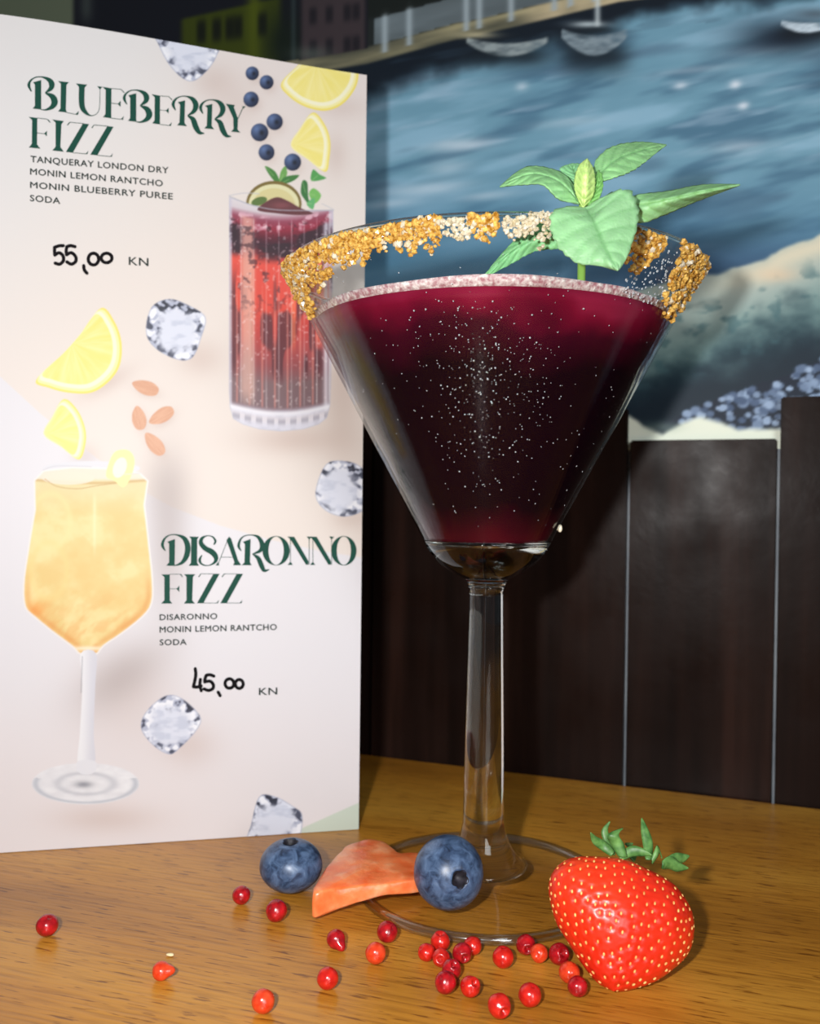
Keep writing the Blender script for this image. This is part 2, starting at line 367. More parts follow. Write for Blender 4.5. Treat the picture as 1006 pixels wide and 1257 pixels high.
class Art:
    def __init__(s, X, Y): s.X, s.Y = X, Y; s.rgb = np.zeros(X.shape+(3,)); s.id = np.zeros(X.shape, int); s.names = ['page']
    def win(s, x0, y0, x1, y1):
        m = (s.X > x0) & (s.X < x1) & (s.Y > y0) & (s.Y < y1); r = np.where(m.any(1))[0]; c = np.where(m.any(0))[0]
        if len(r) == 0: return None
        return (slice(r[0], r[-1]+1), slice(c[0], c[-1]+1))
    def new(s, name): s.names.append(name); return len(s.names)-1
    def blend(s, w, a, col, pid=None, hard=None):
        col = np.asarray(col, float); s.rgb[w] = s.rgb[w]*(1-a[..., None])+col*a[..., None]
        if pid is not None: m = (a if hard is None else hard) > .5; s.id[w][m] = pid
    def poly(s, pts, col, pid=None, soft=1.0, smooth=0, op=1.0):
        P = spline(pts, smooth, True) if smooth else np.asarray(pts, float)
        e = 3+soft*3; w = s.win(P[:, 0].min()-e, P[:, 1].min()-e, P[:, 0].max()+e, P[:, 1].max()+e)
        if w is None: return None, None
        d = psd(P, s.X[w], s.Y[w]); a = np.clip(.5-d/soft, 0, 1)*op
        s.blend(w, a, col(s.X[w], s.Y[w], d) if callable(col) else col, pid); return w, d
    def ell(s, cx, cy, rx, ry, col, pid=None, soft=1.0, op=1.0, rot=0):
        t = np.linspace(0, 2*np.pi, 41)[:-1]; c, q = math.cos(rot), math.sin(rot)
        return s.poly(np.stack([cx+rx*np.cos(t)*c-ry*np.sin(t)*q, cy+rx*np.cos(t)*q+ry*np.sin(t)*c], 1), col, pid, soft, 0, op)
    def blob(s, cx, cy, rx, ry, col, op, rot=0):
        w = s.win(cx-3*max(rx, ry), cy-3*max(rx, ry), cx+3*max(rx, ry), cy+3*max(rx, ry))
        if w is None: return
        dx = s.X[w]-cx; dy = s.Y[w]-cy; c, q = math.cos(rot), math.sin(rot)
        s.blend(w, np.exp(-(((dx*c+dy*q)/rx)**2+((-dx*q+dy*c)/ry)**2))*op, col)
    def line(s, pts, wd, col, op=1.0, soft=1.0, clip=None):
        P = spline(pts, 6) if len(pts) > 2 else np.asarray(pts, float); e = wd+3
        w = s.win(P[:, 0].min()-e, P[:, 1].min()-e, P[:, 0].max()+e, P[:, 1].max()+e)
        if w is None: return
        d = np.full(s.X[w].shape, 1e9)
        for a, b in zip(P, P[1:]):
            ab = b-a; t = np.clip(((s.X[w]-a[0])*ab[0]+(s.Y[w]-a[1])*ab[1])/(ab@ab+1e-9), 0, 1); d = np.minimum(d, np.hypot(s.X[w]-a[0]-ab[0]*t, s.Y[w]-a[1]-ab[1]*t))
        s.blend(w, np.clip(.5-(d-wd/2)/soft, 0, 1)*op, col)
def psd(P, X, Y):
    d = np.full(X.shape, 1e9); ins = np.zeros(X.shape, bool)
    for a, b in zip(P, np.roll(P, -1, 0)):
        ab = b-a; t = np.clip(((X-a[0])*ab[0]+(Y-a[1])*ab[1])/(ab@ab+1e-9), 0, 1); d = np.minimum(d, np.hypot(X-a[0]-ab[0]*t, Y-a[1]-ab[1]*t))
        cr = (a[1] > Y) != (b[1] > Y); ins ^= cr & (X < (b[0]-a[0])*(Y-a[1])/((b[1]-a[1]) if b[1] != a[1] else 1e-9)+a[0])
    return np.where(ins, -d, d)
art = Art(CX, CY); X, Y = CX, CY
# paper: pale top, peach diagonal field, lilac-white lower field, pale green corner
pap = np.zeros(X.shape+(3,))+np.array([229, 227, 227.])
pe = sstep(-60, 260, X*.55+(Y-150)*.75-40)*sstep(-150, 120, Y); pap = pap*(1-pe[..., None]*.8)+np.array([232, 220, 211.])*pe[..., None]*.8
pk = sstep(150, 330, X)*sstep(330, 60, Y)*.7; pap = pap*(1-pk[..., None])+np.array([231, 219, 215.])*pk[..., None]
art.rgb[:] = pap
low = [(-200, 300), (-60, 412), (0, 462), (50, 508), (100, 548), (160, 594), (210, 622), (270, 645), (330, 662), (392, 676), (442, 684), (520, 690), (520, 1200), (-200, 1200)]
def lowcol(x, y, d):
    t = sstep(780, 1010, y)[..., None]; l = sstep(0, 160, x)[..., None]
    return np.array([227, 225, 230.])*(1-t*.8)+np.array([231, 222, 222.])*t*.8
art.poly(low, lowcol, soft=1.5)
art.poly([(352, 1028), (372, 1016), (405, 1001), (450, 981), (460, 1030)], (204, 214, 199), soft=1.4)
# printed soft shades of the artwork
SH = (196, 172, 162)
for a in ((262, 100, 26, 22, .35), (418, 132, 30, 14, .3), (412, 190, 14, 26, .35), (246, 440, 28, 22, .4), (130, 470, 34, 12, .45, -.5), (104, 560, 16, 14, .35), (430, 636, 22, 14, .35),
          (420, 470, 22, 90, .45), (360, 540, 60, 18, .5), (232, 915, 34, 26, .35), (160, 860, 60, 60, .28), (130, 1005, 60, 18, .4), (290, 130, 26, 30, .25)): art.blob(a[0], a[1], a[2], a[3], SH, a[4], a[5] if len(a) > 5 else 0)
for a in ((206, 660, 26, 90, .55), (150, 830, 60, 30, .55, -.6), (205, 600, 26, 40, .4)): art.blob(a[0], a[1], a[2], a[3], (170, 158, 156), a[4], a[5] if len(a) > 5 else 0)

def ice(cx, cy, pts, seed):
    pid = art.new('printed_ice_cube')
    P = np.array([(cx+a, cy+b) for a, b in pts], float); R = np.abs(P-[cx, cy]).max()
    def col(x, y, d):
        n = fbm((x-cx)/13+seed, (y-cy)/10, seed, 3); n2 = fbm((x-cx)/9+3+(y-cy)/12, (y-cy)/8-(x-cx)/13, seed+3, 2)
        c = np.zeros(x.shape+(3,))+np.array([222, 226, 240.])
        rr = np.hypot(x-cx+1, (y-cy)-1)/R; edge = sstep(.50, .85, rr+ (n-.5)*.5)
        def mx(c, k, a): return c*(1-a[..., None])+np.array(k, float)*a[..., None]
        c = mx(c, (168, 174, 196), edge*.75*sstep(.35, .6, n)); c = mx(c, (70, 74, 92), edge*sstep(.53, .66, n2)*.95); c = mx(c, (248, 249, 255), edge*sstep(.47, .36, n2)*.9)
        c = mx(c, (40, 42, 56), sstep(.58, .7, n2)*edge*sstep(0, -10, y-cy+R*.35)*.8)
        c = mx(c, (198, 204, 222), (1-edge)*sstep(.5, .75, fbm((x-cx)/16+9, (y-cy)/8, seed+5))*.8)
        return mx(c, (150, 156, 180), sstep(-2.2, -.2, d)*.6)
    art.poly(P, col, pid, smooth=5)
ice(231, 62, [(-36, -22), (36, -16), (36, 4), (22, 26), (2, 38), (-20, 22), (-36, -6)], 2)
ice(216, 405, [(-30, -28), (-8, -38), (16, -30), (36, -16), (32, 6), (20, 34), (0, 36), (-26, 22), (-37, 2)], 4)
ice(418, 600, [(-18, -30), (6, -34), (26, -26), (36, -6), (36, 16), (22, 30), (0, 34), (-22, 24), (-31, 4)], 6)
ice(209, 890, [(-30, -16), (-8, -35), (12, -34), (36, -12), (34, 4), (12, 28), (-2, 36), (-22, 24), (-36, 4)], 8)
ice(338, 1008, [(-20, -30), (0, -30), (22, -18), (33, -6), (26, 24), (-10, 26), (-34, 24), (-30, 4)], 10)
for k, (cx, cy, r) in enumerate(((309.5, 90, 8.2), (327, 101, 8.6), (308, 122, 9.4), (337, 149.5, 10), (318.5, 162.5, 10.8), (327, 187, 9.8), (359, 199, 10.4))):
    pid = art.new('printed_blueberry')
    def bc(x, y, d, cx=cx, cy=cy, r=r, k=k):
        t = np.clip(1-np.hypot(x-cx+r*.35, y-cy+r*.4)/(r*1.5), 0, 1)[..., None]; c = np.array([24, 32, 56.])*(1-t)+np.array([98, 122, 168.])*t
        e = np.exp(-(((x-cx-r*.25)/(r*.33))**2+((y-cy-r*.05)/(r*.36))**2)*1.2)[..., None]; return c*(1-e)+np.array([18, 24, 42.])*e
    art.blob(cx+4, cy+6, r, r, SH, .35); art.ell(cx, cy, r, r*1.02, bc, pid)
def lemon(arc, centre, pid):
    A = np.array(arc, float); C = np.array(centre, float)
    for k, c in ((1.0, (243, 224, 108)), (.955, (249, 240, 170)), (.90, (250, 246, 212))): art.poly(C+(A-C)*k, c, pid if k == 1 else None, smooth=6)
    def pulp(x, y, d):
        an = np.arctan2(y-C[1], x-C[0]); n = fbm(an*9+5, np.hypot(x-C[0], y-C[1])/30, 3)[..., None]
        sp = np.exp(-(np.minimum(np.abs((an*6/np.pi*1.0) % 1-.5), 1)*9)**2)[..., None]*.5
        return (np.array([243, 228, 116.])*(1-n)+np.array([250, 238, 166.])*n)*(1-sp*.6)+np.array([251, 243, 176.])*sp*.6
    art.poly(C+(A-C)*.82, pulp, smooth=6)
lemon([(345, 102), (352, 116), (372, 130), (398, 136), (420, 128), (436, 108), (440, 88), (436, 70), (388, 60), (366, 80)], (388, 78), art.new('printed_lemon_slice'))
lemon([(384, 138), (398, 152), (405, 172), (404, 195), (399, 211), (378, 196), (357, 179), (368, 158)], (361, 177), art.new('printed_lemon_slice'))
lemon([(124, 378), (140, 394), (149, 420), (147, 448), (134, 468), (112, 482), (84, 482), (60, 476), (44, 467), (76, 436), (100, 409)], (88, 421), art.new('printed_lemon_slice'))
lemon([(78, 490), (94, 502), (104, 524), (105, 544), (97, 564), (76, 549), (54, 533), (64, 512)], (58, 532), art.new('printed_lemon_slice'))
for cx, cy, a, w in ((178, 476, .3, 17), (170, 513, 1.35, 15), (198, 511, -.55, 17), (189, 545, .85, 17)):
    pid = art.new('printed_almond'); art.blob(cx+3, cy+4, w*.9, 8, SH, .5, a); c, q = math.cos(a), math.sin(a)
    P = [(-w, -1), (-w*.5, -7), (w*.3, -9), (w*.9, -5), (w, 1), (w*.8, 6), (w*.2, 8.5), (-w*.5, 6)]
    def ac(x, y, d, cx=cx, cy=cy, c=c, q=q):
        v = -(x-cx)*q+(y-cy)*c; n = fbm((x*c+y*q)/14, v/1.6, 8)[..., None]; return np.array([230, 180, 148.])*(1-n*.5)+np.array([190, 126, 92.])*n*.5
    art.poly([(cx+x*c-y*q, cy+x*q+y*c) for x, y in P], ac, pid, smooth=5)

# tall ribbed tumbler of red drink
pid = art.new('printed_tumbler')
for pts, col in (([(325, 204), (337, 210), (343, 222), (341, 226), (332, 217)], (70, 130, 60)), ([(343, 226), (344, 212), (350, 204), (352, 215)], (110, 165, 84)), ([(343, 226), (350, 217), (367, 215), (358, 223)], (64, 122, 58)),
                 ([(371, 222), (377, 224), (378, 240), (380, 252), (373, 244), (369, 236)], (56, 116, 60)), ([(382, 222), (384, 208), (392, 214), (400, 219)], (84, 160, 84)), ([(379, 238), (385, 231), (394, 240), (386, 250)], (120, 186, 96)), ([(376, 250), (386, 243), (384, 257)], (100, 176, 110))):
    art.poly(pts, col, pid, smooth=4); art.line([pts[0], np.mean(pts, 0)], .8, (170, 206, 140), .6)
art.ell(336, 250, 34, 28, (122, 104, 50), pid); art.ell(336, 251, 31, 25, (226, 222, 176)); art.ell(336, 252, 26, 21, (216, 206, 150)); art.ell(318, 247, 10, 5, (92, 118, 58), rot=-.3)
tum = [(281, 242), (310, 252), (350, 258), (409, 258), (409, 300), (406, 470), (405, 498), (401, 513), (391, 521), (372, 527), (345, 529.5), (318, 527), (298, 521), (286, 514), (282, 500), (281, 480), (281, 400)]
def tcol(x, y, d):
    u = (x-281)/127.0; yl = y-10*np.sin(np.pi*np.clip(u, 0, 1)); n = fbm(x/9, y/8, 51, 4); n2 = fbm(x/22, y/14, 55, 3); rib = vnoise(x/7.5, y*0+3, 61); rib2 = vnoise(x/7.5, y/45, 63)
    ys = [240, 252, 262, 272, 282, 292, 302, 312, 372, 400, 440, 462, 490, 493, 500, 525]
    cs = np.array([[226, 220, 222], [214, 204, 210], [150, 70, 92], [150, 40, 62], [96, 26, 44], [58, 24, 40], [110, 34, 44], [228, 80, 66], [220, 70, 54], [196, 62, 58], [150, 72, 76], [128, 100, 104], [124, 98, 104], [150, 130, 140], [218, 216, 230], [208, 208, 222]], float)
    c = np.stack([np.interp(yl, ys, cs[:, k]) for k in range(3)], -1)
    def mx(c, k, a): return c*(1-a[..., None])+np.array(k, float)*a[..., None]
    body = sstep(258, 266, yl)*sstep(494, 488, yl)
    c = mx(c, (50, 26, 38), sstep(.52, .66, n2+(.62-.5)*np.exp(-((yl-290)/14)**2))*sstep(268, 276, yl)*sstep(318, 300, yl)*.9)
    c = mx(c, (240, 196, 210), sstep(.55, .7, n)*sstep(254, 260, yl)*sstep(284, 268, yl)*.75)
    c = mx(c, (84, 36, 46), sstep(.46, .62, rib2)*sstep(318, 360, yl)*sstep(470, 440, yl)*.8*body)
    c = mx(c, (248, 128, 84), sstep(.55, .75, rib)*sstep(306, 320, yl)*sstep(430, 400, yl)*.6)
    c = mx(c, (236, 150, 136), np.exp(-(np.abs(((x-283)/15.5) % 1-.5)*14)**2)*.6*sstep(330, 380, yl)*body)
    c = mx(c, (226, 170, 156), np.exp(-((x-304)/8.5)**4)*.8*sstep(258, 264, yl)*sstep(492, 470, yl)); c = mx(c, (188, 160, 152), np.exp(-((x-304)/8)**4)*.5*sstep(400, 450, yl)*body)
    c = mx(c, (206, 200, 214), (sstep(5, 2, x-281)+sstep(5, 2, 407-x))*.8); c = mx(c, (222, 220, 232), np.exp(-((x-400)/3.4)**2)*.8*sstep(268, 276, y)); c = mx(c, (74, 40, 56), np.exp(-((x-406.5)/1.6)**2)*.7*sstep(276, 282, y)*sstep(312, 300, y))
    b = sstep(492, 497, yl); c = mx(c, (176, 176, 194), b*sstep(.5, .66, n)*.5); c = mx(c, (226, 214, 214), b*sstep(500, 505, yl)*sstep(514, 506, yl)*.6); c = mx(c, (120, 116, 134), b*np.exp(-((yl-508)/4)**2)*(np.abs(((x-283)/14.) % 1-.5) < .3)*.7); c = mx(c, (250, 250, 255), b*np.exp(-((yl-498)/2.5)**2)*.8)
    c = mx(c, (250, 246, 246), np.exp(-(np.abs(((x-283)/15.5) % 1-.82)*22)**2)*.45*body*(.4+.9*rib2)); c = mx(c, (44, 22, 34), sstep(.6, .74, fbm(x/6, y/7, 91, 3))*sstep(262, 270, yl)*sstep(400, 330, yl)*.55); c = mx(c, (252, 236, 236), sstep(.70, .80, fbm(x/4, y/4, 95, 2))*body*.35)
    c = mx(c, (236, 236, 246), b*.35)
    return mx(c, (190, 192, 208), sstep(-1.8, 0, d)*.7)
art.poly(tum, tcol, pid, smooth=0)
art.poly([(316, 258), (326, 248), (340, 242), (354, 247), (368, 255), (384, 262), (366, 264), (340, 262)], (100, 54, 58), pid, smooth=4); art.blob(345, 252, 12, 4, (150, 84, 90), .6)
art.line([(281.5, 240), (300, 237), (318, 238)], 1.2, (196, 196, 204), .8); art.line([(281.5, 241), (310, 252), (345, 258), (409, 258)], 1.3, (176, 176, 188), .8); art.line([(395, 250), (409, 257)], 1.2, (196, 196, 204), .7)

# stemmed wine glass of amber drink
pid = art.new('printed_wine_glass')
art.ell(112, 575, 60, 9, (224, 224, 230), pid)
bowl = [(53, 577), (172, 580), (178, 620), (184, 672), (188, 712), (187, 740), (176, 757), (150, 778), (128, 793), (118, 804), (99, 804), (88, 794), (64, 776), (42, 758), (30, 745), (28, 718), (33, 680), (42, 626)]
def wc(x, y, d):
    n = fbm(x/30, y/26, 71, 4); n2 = fbm(x/12+y/20, y/16, 75, 3)
    def mx(c, k, a): return c*(1-a[..., None])+np.array(k, float)*a[..., None]
    c = np.zeros(x.shape+(3,))+np.array([234, 208, 138.]); c = mx(c, (244, 224, 162), sstep(.45, .7, n)*.8); c = mx(c, (232, 194, 118), sstep(.5, .3, n)*.4)
    c = mx(c, (226, 214, 164), sstep(640, 590, y)*.8); c = mx(c, (234, 160, 84), sstep(700, 790, y)*sstep(.40, .7, n2)*.4)
    c = mx(c, (224, 140, 62), np.exp(-((d+6)/4)**2)*sstep(690, 730, y)*.4); c = mx(c, (240, 140, 50), np.exp(-(((x-45)/12)**2+((y-748)/10)**2))*.5)
    c = mx(c, (246, 214, 140), np.exp(-((np.hypot((x-60)/22, (y-700)/34)-1)*7)**2)*.5); c = mx(c, (248, 226, 160), np.exp(-((np.hypot((x-62)/24, (y-640)/34)-1)*7)**2)*.45)
    c = mx(c, (250, 236, 186), np.exp(-((x-116)/2)**2)*sstep(600, 620, y)*sstep(690, 660, y)*.6)
    c = mx(c, (232, 226, 214), sstep(592, 586, y)*.85); c = mx(c, (196, 150, 84), np.exp(-((y-590-3*np.sin((x-53)/120*np.pi))/1.6)**2)*.6)
    c = mx(c, (250, 246, 226), np.exp(-(((x-108)/30)**2+((y-796)/3)**2))*.8)
    return mx(c, (238, 234, 232), sstep(-3.2, -.8, d))
art.poly(bowl, wc, pid, smooth=3)
art.ell(84, 587, 32, 8, (236, 226, 206), op=.9); art.line([(55, 588), (70, 597), (95, 600), (120, 596), (150, 592)], 1.1, (190, 150, 90), .7)
art.poly([(130, 584), (136, 562), (144, 553), (158, 553), (165, 564), (162, 582), (152, 598), (140, 590)], (240, 236, 166), pid, smooth=4); art.ell(147, 574, 8, 13, (250, 246, 222), rot=.35)
art.line([(53, 577), (70, 572), (112, 573)], 1.1, (205, 205, 212), .9); art.line([(140, 583), (172, 581)], 1.1, (210, 210, 214), .8)
def stc(x, y, d): 
    u = sstep(98, 117, x)[..., None]; return np.array([236, 236, 240.])*(1-u*.7)+np.array([204, 204, 216.])*u*.7
art.poly([(99, 802), (118, 802), (117, 840), (115, 900), (116, 938), (96, 938), (98, 900), (101, 840)], stc, pid, smooth=4); art.line([(101, 806), (99.5, 850)], 1.2, (150, 150, 160), .6)
def ftc(x, y, d):
    r = np.hypot((x-105)/66, (y-962)/25); n = fbm(x/12, y/5, 81)[..., None]; c = (np.array([222, 221, 226.])*(1-n)+np.array([240, 240, 243.])*n); e = np.exp(-((r-.93)/.06)**2)[..., None]*.8*(y > 955)[..., None]; c = c*(1-e)+np.array([186, 190, 200.])*e
    i = np.exp(-((r-.52)/.09)**2)[..., None]*.45; c = c*(1-i)+np.array([176, 178, 188.])*i; k = np.exp(-(((x-103)/11)**2+((y-963)/4)**2))[..., None]*.7; return c*(1-k)+np.array([120, 122, 132.])*k
art.ell(105, 962, 66, 25.5, ftc, pid); art.poly([(96, 934), (116, 934), (118, 944), (112, 950), (100, 950), (94, 944)], (228, 228, 234), smooth=4)

# the printed sheet is cut into the page and its pictures: one mesh each, sharing one surface
menu = empty('menu_card'); tag(menu, 'upright white menu card printed with two cocktails, standing behind the glass', 'menu')
GAIN_CARD = 0.745
card_m = vcol('coated card print', 0.45, Specular_IOR_Level=0.25)
idx = np.arange(NU*NV).reshape(NV, NU); quads = np.stack([idx[:-1, :-1], idx[:-1, 1:], idx[1:, 1:], idx[1:, :-1]], -1).reshape(-1, 4)
fid = art.id[:-1, :-1].reshape(-1); Pf = CP.reshape(-1, 3); Cf = art.rgb.reshape(-1, 3)
for k, nm in enumerate(art.names):
    q = quads[fid == k]
    if len(q) < 8: continue
    use, inv = np.unique(q, return_inverse=True); me = bpy.data.meshes.new(nm); V = Pf[use]; R_ = Cf[use]; Q = inv.reshape(-1, 4)
    if k == 0:                                # the page also has a back and edges
        nb = (16, 16); bs, bt = np.meshgrid(np.linspace(-.25, 1, nb[0]), np.linspace(0, 1, nb[1])); BP = card_pt(bs, bt); off = np.array([-.21, .977, 0])*0.9
        i0 = len(V); ib = np.arange(nb[0]*nb[1]).reshape(nb[1], nb[0])+i0; V = np.vstack([V, (BP+off).reshape(-1, 3), BP.reshape(-1, 3)+off*.02]); R_ = np.vstack([R_, np.full((2*nb[0]*nb[1], 3), 228.)])
        ifr = ib+nb[0]*nb[1]; qs = [np.stack([ib[:-1, :-1], ib[1:, :-1], ib[1:, 1:], ib[:-1, 1:]], -1).reshape(-1, 4)]
        for a, b in ((ib[0], ifr[0]), (ib[-1], ifr[-1]), (ib[:, 0], ifr[:, 0]), (ib[:, -1], ifr[:, -1])): qs.append(np.stack([a[:-1], a[1:], b[1:], b[:-1]], -1))
        Q = np.vstack([Q]+qs)
    me.vertices.add(len(V)); me.vertices.foreach_set('co', (V*MM).reshape(-1).astype(np.float32)); faces_mesh(me, Q); set_col(me, R_, GAIN_CARD); link(nm, me, card_m, menu)

# lettering: shapes traced on the page in page units, laid a hair above it
SG = np.linspace(-.25, 1, NU); 
def on_card(px, py, lift=0.12):               # page position of a lettering point
    px = np.asarray(px, float); py = np.asarray(py, float); s = px/445.; t = (1030-py)/960.
    for _ in range(12):
        p = card_pt(s, t); qx, qy = project(p); e = 1e-3
        ax, ay = project(card_pt(s+e, t)); cx2, cy2 = project(card_pt(s, t+e))
        j11, j21, j12, j22 = (ax-qx)/e, (ay-qy)/e, (cx2-qx)/e, (cy2-qy)/e; det = j11*j22-j12*j21; rx, ry = px-qx, py-qy
        s = s+(rx*j22-ry*j12)/det; t = t+(ry*j11-rx*j21)/det
    return card_pt(s, t)+np.array([.21, -.977, 0])*lift
class Ink:
    def __init__(s): s.bm = bmesh.new(); s.z = 0
    def tri(s, P, faces):
        s.z += 1; V = [s.bm.verts.new(v) for v in on_card([p[0] for p in P], [p[1] for p in P], 0.10+.002*(s.z % 20))]
        for f in faces:
            try: s.bm.faces.new([V[k] for k in f])
            except ValueError: pass
    def poly(s, P):
        from mathutils.geometry import tessellate_polygon
        f = tessellate_polygon([[Vector((p[0], p[1], 0)) for p in P]]); s.tri(P, f)
    def stroke(s, pts, n=6, caps=False):
        P = spline(pts, n) if len(pts) > 2 else np.asarray(pts, float); d = np.gradient(P[:, :2], axis=0); d /= np.linalg.norm(d, axis=1)[:, None]+1e-9
        N = np.stack([-d[:, 1], d[:, 0]], 1)*P[:, 2:3]/2; V = np.vstack([P[:, :2]+N, P[:, :2]-N]); m = len(P)
        s.tri(V, [(k, k+1, m+k+1, m+k) for k in range(m-1)])
        if caps:
            for e in (P[0], P[-1]):
                t = np.linspace(0, 2*np.pi, 13)[:-1]; s.poly(np.stack([e[0]+e[2]/2*np.cos(t), e[1]+e[2]/2*np.sin(t)], 1))
    def ring(s, cx, cy, rx, ry, ix, iy):
        t = np.linspace(0, 2*np.pi, 41)[:-1]; V = np.vstack([np.stack([cx+rx*np.cos(t), cy+ry*np.sin(t)], 1), np.stack([cx+ix*np.cos(t), cy+iy*np.sin(t)], 1)]); s.tri(V, [(k, (k+1) % 40, 40+(k+1) % 40, 40+k) for k in range(40)])
    def done(s, name, m): return obj(name, s.bm, m, menu, smooth=False)
class Glyph:                                   # letter drawing in enlarged page units
    def __init__(s, ink, ox, oy, sc, dx=0, dy=0, k=1.0, kx=None): s.i, s.o, s.sc, s.d, s.k = ink, (ox, oy), sc, (dx, dy), (kx or k, k)
    def T(s, p): return (s.o[0]+(p[0]*s.k[0]+s.d[0])*s.sc, s.o[1]+(p[1]*s.k[1]+s.d[1])*s.sc)
    def P(s, *pts): s.i.poly([s.T(p) for p in pts])
    def S(s, *pts, n=6, caps=False): s.i.stroke([s.T(p)+(p[2]*s.sc*s.k[0],) for p in pts], n, caps)
    def O(s, cx, cy, rx, ry, ix, iy): c = s.T((cx, cy)); s.i.ring(c[0], c[1], rx*s.sc, ry*s.sc, ix*s.sc, iy*s.sc)
H = 5  # hairline
def gB(g):
    g.P((105, 108), (172, 90), (172, 333), (103, 325), (120, 300), (120, 130)); g.S((92, 185, 8), (70, 135, 24), (85, 95, 16), (125, 68, 9), (180, 65, 12), (235, 88, 34), (258, 122, 48), (250, 160, 36), (205, 195, 8)); g.S((205, 197, 8), (262, 225, 44), (282, 270, 54), (262, 310, 38), (210, 335, 14), (170, 332, 6))
def gE(g):
    g.P((675, 145), (750, 158), (748, 375), (750, 405), (680, 395), (700, 370), (702, 172)); g.S((748, 160, H), (830, 166, H)); g.S((826, 164, 5), (855, 195, 8)); g.S((748, 280, H), (802, 286, H)); g.P((800, 286), (826, 262), (824, 312)); g.S((748, 404, H), (838, 415, H)); g.P((825, 415), (845, 418), (852, 385))
def gR(g):
    g.P((355, 205), (417, 190), (412, 375), (432, 403), (350, 395), (370, 372), (375, 225)); g.S((338, 272, 8), (318, 225, 26), (335, 185, 18), (375, 160, 9), (430, 158, 12), (480, 182, 36), (505, 230, 46), (488, 280, 34), (438, 315, 8)); g.S((436, 318, 8), (480, 345, 40), (505, 410, 46), (535, 455, 32), (575, 462, 6))
def gF(g, v):
    if v == 1: g.P((70, 393), (140, 402), (138, 620), (165, 655), (70, 645), (95, 615), (97, 420)); g.S((138, 403, H), (220, 412, H)); g.P((215, 408), (232, 416), (250, 440), (240, 440)); g.S((138, 526, H), (198, 531, H)); g.P((195, 530), (220, 508), (218, 555))
    else: g.P((60, 465), (142, 465), (142, 710), (165, 742), (60, 742), (90, 710), (90, 490)); g.S((140, 463, H), (245, 463, H)); g.P((235, 460), (250, 462), (268, 492), (258, 490)); g.S((140, 602, H), (210, 602, H)); g.P((205, 602), (232, 572), (232, 632))
GREEN = plain('bottle green print ink', (24, 68, 57), 0.6, Specular_IOR_Level=0.1)
ink = Ink(); z1 = (25, 85, .1491); z2 = (165, 95, .1491)
gB(Glyph(ink, *z1)); g = Glyph(ink, *z1)
g.P((310, 98), (400, 108), (380, 130), (375, 335), (385, 358), (310, 348), (330, 325), (333, 120)); g.S((380, 357, H), (470, 375, H)); g.P((450, 373), (475, 376), (482, 345))
g.P((458, 118), (550, 128), (530, 152), (482, 147)); g.S((506, 140, 48), (506, 290, 46), (532, 350, 34), (580, 383, 9), (630, 365, 5), (652, 310, 5), (655, 160, 5)); g.P((632, 140), (675, 146), (655, 168))
gE(g); gB(Glyph(ink, *z1, dx=787, dy=111, k=.97)); gE(Glyph(ink, *z2, dx=-490, dy=0, kx=.935, k=.96)); gR(Glyph(ink, *z2)); gR(Glyph(ink, *z2, dx=232, dy=32, kx=.98, k=.985))
g = Glyph(ink, *z2); g.P((750, 218), (825, 228), (818, 248), (852, 340), (848, 430), (872, 455), (795, 448), (815, 425), (812, 335), (770, 245)); g.S((848, 348, 6), (895, 246, 6)); g.P((885, 238), (915, 240), (895, 260))
g = Glyph(ink, *z1); gF(g, 1); g.P((262, 415), (358, 427), (338, 455), (330, 640), (358, 680), (262, 670), (290, 640), (290, 440))
for dx, dy in ((0, 0), (201, 22)):
    g = Glyph(ink, *z1, dx=dx, dy=dy); g.P((515, 447), (566, 453), (432, 688), (375, 682)); g.S((405, 437, H), (520, 448, H)); g.S((387, 462, 9), (408, 436, 6)); g.S((430, 687, H), (545, 698, H)); g.P((538, 698), (552, 700), (560, 670))
ink.done('printed_title', GREEN)
ink = Ink(); z3 = (190, 645, .1292); z4 = (310, 645, .1292); g = Glyph(ink, *z3)
g.P((118, 155), (192, 128), (188, 385), (108, 382), (135, 350), (135, 175)); g.S((100, 242, 8), (72, 190, 28), (90, 130, 20), (140, 92, 10), (210, 90, 14), (280, 125, 42), (312, 200, 54), (300, 290, 50), (255, 355, 30), (188, 382, 8))
g.P((325, 105), (420, 108), (402, 130), (402, 355), (420, 383), (320, 383), (342, 355), (345, 130))
g.S((560, 182, 14), (575, 150, 22), (550, 110, 14), (500, 98, 9), (450, 120, 28), (437, 165, 42), (475, 215, 48), (545, 255, 54), (580, 305, 46), (568, 350, 26), (510, 380, 9), (450, 370, 16), (425, 330, 26), (447, 280, 8))
g.P((680, 140), (705, 105), (725, 125), (790, 330), (820, 378), (742, 378), (755, 350)); g.S((692, 135, 6), (598, 375, 6)); g.S((625, 300, H), (745, 302, H)); g.P((575, 380), (612, 380), (603, 345))
g.P((835, 155), (910, 128), (903, 350), (920, 378), (825, 378), (850, 350), (855, 180)); g.S((820, 242, 8), (795, 195, 26), (815, 130, 18), (860, 97, 10), (930, 92, 12), (985, 115, 32), (1018, 180, 46), (1000, 240, 34), (925, 272, 8)); g.S((930, 274, 10), (980, 310, 40), (1012, 380, 46), (1038, 428, 32), (1088, 418, 6))
g = Glyph(ink, *z4); g.O(222, 240, 130, 140, 72, 134); g.O(865, 240, 121, 140, 67, 134)
for dx in (0, 213):
    g = Glyph(ink, *z4, dx=dx); g.P((330, 105), (395, 108), (530, 340), (530, 373), (505, 373), (362, 140)); g.S((358, 130, 6), (358, 355, 6)); g.P((332, 375), (382, 375), (358, 342)); g.S((536, 373, 6), (536, 125, 6)); g.P((512, 105), (560, 107), (537, 137))
